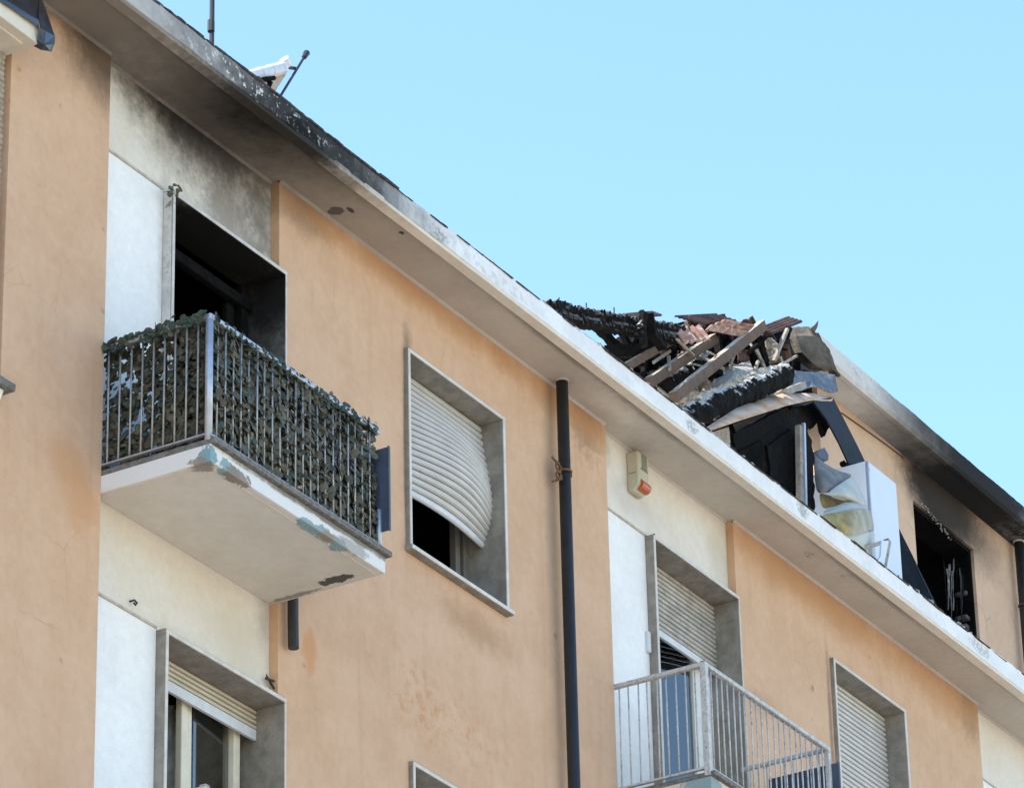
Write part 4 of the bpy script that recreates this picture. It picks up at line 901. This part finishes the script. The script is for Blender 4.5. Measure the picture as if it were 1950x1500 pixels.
# dormer: charred cheek, post, bent flashing
dm_ = empty('burnt_dormer', P(1450, 900, 0), 'charred dormer cheek with pale jamb post behind the white eave', 'dormer')
chunk('cheek', [(1392, 800), (1470, 785), (1520, 778), (1522, 800), (1516, 960), (1440, 900), (1380, 850)], .12, (.02, .10, 0), char, None, None, 1.5, parent=dm_)
chunk('cheek_board', [(1395, 826), (1500, 775), (1508, 800), (1400, 850)], .10, (.0, .02, 0), char, None, None, 1.0, parent=dm_)
chunk('cheek_board', [(1408, 858), (1452, 838), (1455, 910), (1420, 885)], .10, (.0, .02, 0), black_room, None, None, 1.5, parent=dm_)
chunk('cheek_board', [(1462, 850), (1508, 815), (1512, 945), (1468, 905)], .095, (.0, .025, 0), char, None, None, 1.5, parent=dm_)
chunk('pale_block', [(1362, 822), (1388, 812), (1392, 858), (1372, 840)], .0, (.01, .06, 0), timber_grey, None, None, 1.0, parent=dm_)
m_ = MB(); A, B = P(1522, 812, .0), P(1525, 985, .0); m_.bar(A, B, .07, .05, up=Vector((0, 1, 0))); m_.build('jamb_post', timber_grey, dm_, bevel=.005)
m_ = MB(); A, B = P(1530, 806, -.03), P(1534, 985, -.03); m_.bar(A, B, .028, .03, up=Vector((0, 1, 0))); m_.build('metal_trim', silver, dm_, bevel=.003)
chunk('charred_jamb', [(1536, 818), (1545, 840), (1550, 870), (1552, 1000), (1536, 990)], .0, (.03, .12, 0), char, None, None, 2, parent=dm_)
chunk('charred_rag', [(1532, 770), (1575, 765), (1590, 800), (1572, 828), (1560, 800), (1549, 812), (1540, 790)], .25, (.02, .05, 0), char, None, None, 3, parent=dm_)
chunk('charred_rag', [(1505, 778), (1530, 770), (1548, 800), (1538, 822), (1525, 806), (1512, 820)], .18, (.02, .05, 0), char, None, None, 3, parent=dm_)
fl = empty('roof_flashing', P(1470, 790, .1), 'bent metal flashing, orange scorched in front and black where it turns down', 'flashing')
tp = [(1345, 816, -.24), (1400, 780, -.14), (1450, 760, -.04), (1495, 750, .06), (1545, 751, .16), (1585, 758, .22)]
bt = [(1350, 822, -.30), (1402, 803, -.28), (1452, 787, -.22), (1500, 772, -.12), (1543, 763, .04), (1582, 765, .18)]
m_ = MB(); rows = [[P(x, y_, Y) for x, y_, Y in tp], [P((a[0]+b[0])/2, (a[1]+b[1])/2+1, (a[2]+b[2])/2) for a, b in zip(tp, bt)], [P(x, y_, Y) for x, y_, Y in bt]]
m_.grid(rows, th=.012); m_.build('front_flange', flash_m, fl, smooth=True)
tp = [(1583, 757, .22), (1605, 800, .2), (1628, 845, .18), (1645, 880, .16)]
bt = [(1545, 764, .06), (1572, 800, .08), (1596, 845, .1), (1614, 884, .1)]
m_ = MB(); m_.grid([[P(x, y_, Y) for x, y_, Y in tp], [P(x, y_, Y) for x, y_, Y in bt]], th=.014); m_.build('side_flange', black_metal, fl, smooth=False)
tp = [(1395, 806, -.05), (1450, 788, .1), (1500, 774, .28), (1545, 764, .5)]; bt = [(1400, 822, .12), (1455, 806, .2), (1505, 794, .3), (1550, 785, .5)]
m_ = MB(); m_.grid([[P(x, y_, Y) for x, y_, Y in tp], [P(x, y_, Y) for x, y_, Y in bt]], th=.012); m_.build('under_flange', black_metal, fl)
# white cabinet on the terrace
fr = empty('metal_cabinet', (30.25, .1, ZS+.16), 'tall white enamelled cabinet standing on the terrace, pale blue in the shade', 'cabinet')
a = P(1650, 876, -.1); fx0, fx1 = a.x, P(1703, 914, -.1).x; ztp = a.z
m_ = MB(); m_.box((fx0, -.085, ZS+.17), (fx1, .50, ztp)); m_.build('body', fridge_m, fr, bevel=.012, seg=3)
m_ = MB(); m_.box((fx0+.012, -.115, ZS+.19), (fx1, -.087, ztp-.012)); m_.build('door', fridge_m, fr, bevel=.006)
m_ = MB(); m_.box((fx0, -.112, ZS+.19), (fx0+.009, -.089, ztp-.008)); m_.box((fx0-.004, -.118, ztp-.10), (fx0+.02, -.114, ztp-.07)); m_.build('door_trim', silver, fr, bevel=.002)
# burst plastic tank in front of it
tk = empty('plastic_tank', P(1610, 1000, -.2), 'burst melted plastic tank, yellowed below with white folds above', 'tank')
def patch(name, rows, mat, th=.008, lv=2):
    m_ = MB(); m_.grid([[P(*q) for q in r] for r in rows], th=th); o = m_.build(name, mat, tk, smooth=True)
    s_ = o.modifiers.new('s', 'SUBSURF'); s_.levels = s_.render_levels = lv; return o
patch('upper_flap', [[(1548, 862, .12), (1562, 876, .05), (1582, 890, .0), (1604, 899, -.02), (1624, 903, -.03)], [(1549, 885, .04), (1566, 900, -.06), (1584, 910, -.10), (1603, 916, -.08), (1619, 909, -.04)], [(1552, 915, 0), (1568, 925, -.10), (1582, 930, -.14), (1597, 928, -.12), (1612, 914, -.05)], [(1555, 940, -.02), (1566, 940, -.08), (1577, 938, -.12), (1588, 934, -.11), (1600, 924, -.06)]], melt_g)
patch('white_fold', [[(1575, 938, -.14), (1592, 926, -.16), (1608, 914, -.14), (1624, 904, -.05)], [(1580, 944, -.17), (1602, 938, -.24), (1622, 930, -.20), (1632, 924, -.06)], [(1588, 948, -.14), (1612, 948, -.24), (1634, 946, -.22), (1644, 946, -.08)], [(1598, 949, -.08), (1618, 954, -.16), (1640, 960, -.18), (1652, 965, -.08)]], melt_w)
patch('dark_fold', [[(1556, 935, -.05), (1575, 942, -.04), (1595, 946, -.02), (1615, 948, -.02)], [(1560, 955, -.04), (1580, 958, -.01), (1600, 958, .0), (1618, 954, -.02)], [(1566, 972, -.08), (1582, 966, -.03), (1600, 963, -.02), (1616, 958, -.04)]], melt_y)
patch('lip', [[(1570, 972, -.12), (1588, 966, -.18), (1604, 958, -.16), (1624, 950, -.12), (1640, 957, -.08)], [(1566, 978, -.2), (1588, 973, -.27), (1610, 966, -.26), (1632, 960, -.22), (1650, 964, -.10)], [(1566, 984, -.2), (1590, 978, -.28), (1614, 971, -.28), (1638, 966, -.24), (1656, 970, -.10)]], melt_w)
patch('barrel', [[(1560, 980, -.14), (1585, 976, -.34), (1612, 971, -.42), (1638, 966, -.36), (1657, 970, -.10), (1662, 974, .1)], [(1562, 1000, -.14), (1588, 1000, -.38), (1616, 996, -.46), (1642, 988, -.40), (1663, 988, -.10), (1667, 990, .1)], [(1570, 1020, -.15), (1594, 1022, -.36), (1620, 1022, -.44), (1646, 1012, -.37), (1666, 1008, -.10), (1669, 1010, .1)]], melt_y)
patch('barrel_base', [[(1570, 1020, -.15), (1594, 1022, -.36), (1620, 1022, -.44), (1646, 1012, -.37), (1666, 1008, -.10), (1669, 1010, .1)], [(1580, 1050, -.15), (1600, 1056, -.28), (1624, 1060, -.31), (1648, 1052, -.27), (1668, 1046, -.10), (1671, 1048, .1)], [(1590, 1095, -.15), (1608, 1100, -.28), (1630, 1105, -.31), (1652, 1098, -.27), (1671, 1090, -.10), (1674, 1090, .1)]], melt_w)
# broken garden chair frame, tarpaulin, parapet clutter
ch = empty('broken_chair', P(1670, 1080, -.3), 'broken white chair frame with a scorched slat before the cabinet', 'chair')
m_ = MB(); m_.bar(P(1690, 1029, -.3), P(1680, 1085, -.3), .055, .05, up=Vector((0, 1, 0))); m_.build('leg', timber_grey, ch, bevel=.006)
m_ = MB(); m_.bar(P(1638, 1045, -.3), P(1678, 1033, -.3), .02, .035); m_.build('slat', timber_grey, ch, bevel=.004)
m_ = MB(); m_.grid([[P(1676, 1030, -.31), P(1690, 1030, -.31)], [P(1674, 1060, -.31), P(1684, 1062, -.31)], [P(1664, 1072, -.31), P(1682, 1082, -.31)]], th=.015); m_.build('seat_edge', fridge_m, ch)
m_ = MB(); m_.grid([[P(1704, 996, .15), P(1706, 998, .14)], [P(1704, 1040, .06), P(1733, 1056, .0)], [P(1705, 1085, .0), P(1762, 1115, -.12)], [P(1706, 1130, -.05), P(1790, 1172, -.25)]], th=.02)
m_.build('tarpaulin', tarp, label='black tarpaulin sloping down from the white cabinet to the burnt window', cat='tarpaulin')
m_ = MB(); m_.tube([P(1706, 998, .13), P(1745, 1078, -.06), P(1788, 1166, -.25)], .008, 6); m_.build('thin_rod', steel_pipe, label='thin dark rod along the edge of the black tarpaulin', cat='rod')
m_ = MB(); q = [P(1556, 860, .1), P(1570, 852, .1), P(1578, 866, .1), P(1577, 876, .1), P(1562, 872, .1)]; m_.prism(q, (.03, .12, 0)); m_.build('small_box', panel_m, label='small dark blue box behind the melted tank', cat='box')
m_ = MB()
for i in range(10): lump(P(rnd.uniform(1596, 1640), rnd.uniform(882, 890), .3), rnd.uniform(.015, .035), m_)
m_.build('charred_scraps', char, label='charred scraps lying on top of the white cabinet', cat='scraps', kind='stuff')
# bits of rubble along the terrace edge
m_ = MB()
for i in range(260):
    x = rnd.uniform(24.6, 32.5); lump(Vector((x, rnd.uniform(-.43, -.30), ZS+.185+rnd.uniform(0, .02))), rnd.uniform(.006, .024), m_)
m_.build('eave_rubble', ash, label='crumbs of plaster and ash along the top of the white eave', cat='rubble', kind='stuff')

# ------------------------------------------------------------------ artificial leaf screen on the left balcony
hs = empty('leaf_screen', (20.3, -.79, 13.47), 'dark green artificial leaf screen hung behind the balcony bars', 'leaf screen')
def leaf_pts(s):
    out = [(0, -.5), (.34, -.30), (.50, .06), (.36, .36), (.1, .52), (-.1, .50), (-.38, .34), (-.5, .04), (-.32, -.32)]
    return [Vector((x*s, .05*s*(abs(x)*1.6+y_*y_), y_*s)) for x, y_ in out]
meshes = []
for i, mt in enumerate(leafs):
    m_ = MB(); p = leaf_pts(1.0); m_.v = [Vector((0, -.06, 0))]+p; m_.f = [(0, k+1, (k+1) % 9+1) for k in range(9)]; m_.mi = [0]*9; meshes.append(m_.mesh('leaf', mt, fix=False))
X0, X1, YF, Z0, Z1 = 19.35, 21.215, -.762, 13.49, 14.32
L = []
def scatter(nf, ns, j):
    for i in range(nf): L.append((rnd.uniform(X0, X1), YF-.014+j+rnd.uniform(-.014, .018), rnd.uniform(Z0, Z1), 0))
    for i in range(ns): L.append((X0+.024+abs(j)+rnd.uniform(-.012, .014), rnd.uniform(YF, .02), rnd.uniform(Z0, Z1), 1))
scatter(2500, 640, -.004); scatter(3000, 900, .03)
for i in range(1100):   # denser garland along the top
    if i % 3: L.append((rnd.uniform(X0, X1), YF-.02+rnd.uniform(-.03, .03), Z1+rnd.gauss(-.018, .016), 2))
    else: L.append((X0+rnd.uniform(-.04, .03), rnd.uniform(YF, .02), Z1+rnd.gauss(-.015, .022), 3))
stuff = MB(); cnt = 0; order = sorted(L, key=lambda q: (q[3] not in (0, 1), rnd.random()))
for k, (x, y, z, fc) in enumerate(order):
    if fc == 1 and noise.noise(Vector((y*6, z*6, 2))) > .27 and rnd.random() < .8: continue     # thin places on the left side
    if fc == 0 and noise.noise(Vector((x*4, z*4, 7))) > .33 and rnd.random() < .7: continue
    s = rnd.uniform(.036, .060) if fc < 2 else rnd.uniform(.028, .052)
    rz = (0 if fc in (0, 2) else -math.pi/2)+rnd.gauss(0, .4); rx = rnd.gauss(-.25, .3); ry = rnd.uniform(-3.1, 3.1)
    mi = 2 if (fc >= 2 and rnd.random() < .65) else rnd.choice((0, 0, 0, 0, 1, 1, 1, 1, 2) if fc < 2 else (0, 1, 2))
    Mx = Matrix.Translation((x, y, z)) @ Matrix.Rotation(rz, 4, 'Z') @ Matrix.Rotation(rx, 4, 'X') @ Matrix.Rotation(ry, 4, 'Y') @ Matrix.Scale(s, 4)
    if cnt < 300 and fc < 2 and (y < -.765 or fc == 1):
        o = bpy.data.objects.new('leaf', meshes[mi]); col.objects.link(o); o.parent = hs; o.matrix_local = Matrix.Translation(-hs.location) @ Mx; cnt += 1
    else: stuff.add([Mx @ v.co for v in meshes[0].vertices], [tuple(p_.vertices) for p_ in meshes[0].polygons], mi)
stuff.v = [v - hs.location for v in stuff.v]
o = bpy.data.objects.new('leaf_mass', stuff.mesh('leaf_mass', leafs, fix=False)); col.objects.link(o); o.parent = hs; o['kind'] = 'stuff'
net = MB()
for i in range(40): net.tube([(X0+(X1-X0)*i/39, YF+.012, Z0), (X0+(X1-X0)*i/39, YF+.012, Z1)], .002, 4)
for i in range(16): net.tube([(X0, YF+.012, Z0+(Z1-Z0)*i/15), (X1, YF+.012, Z0+(Z1-Z0)*i/15)], .002, 4)
net.build('net', leafs[1], hs)
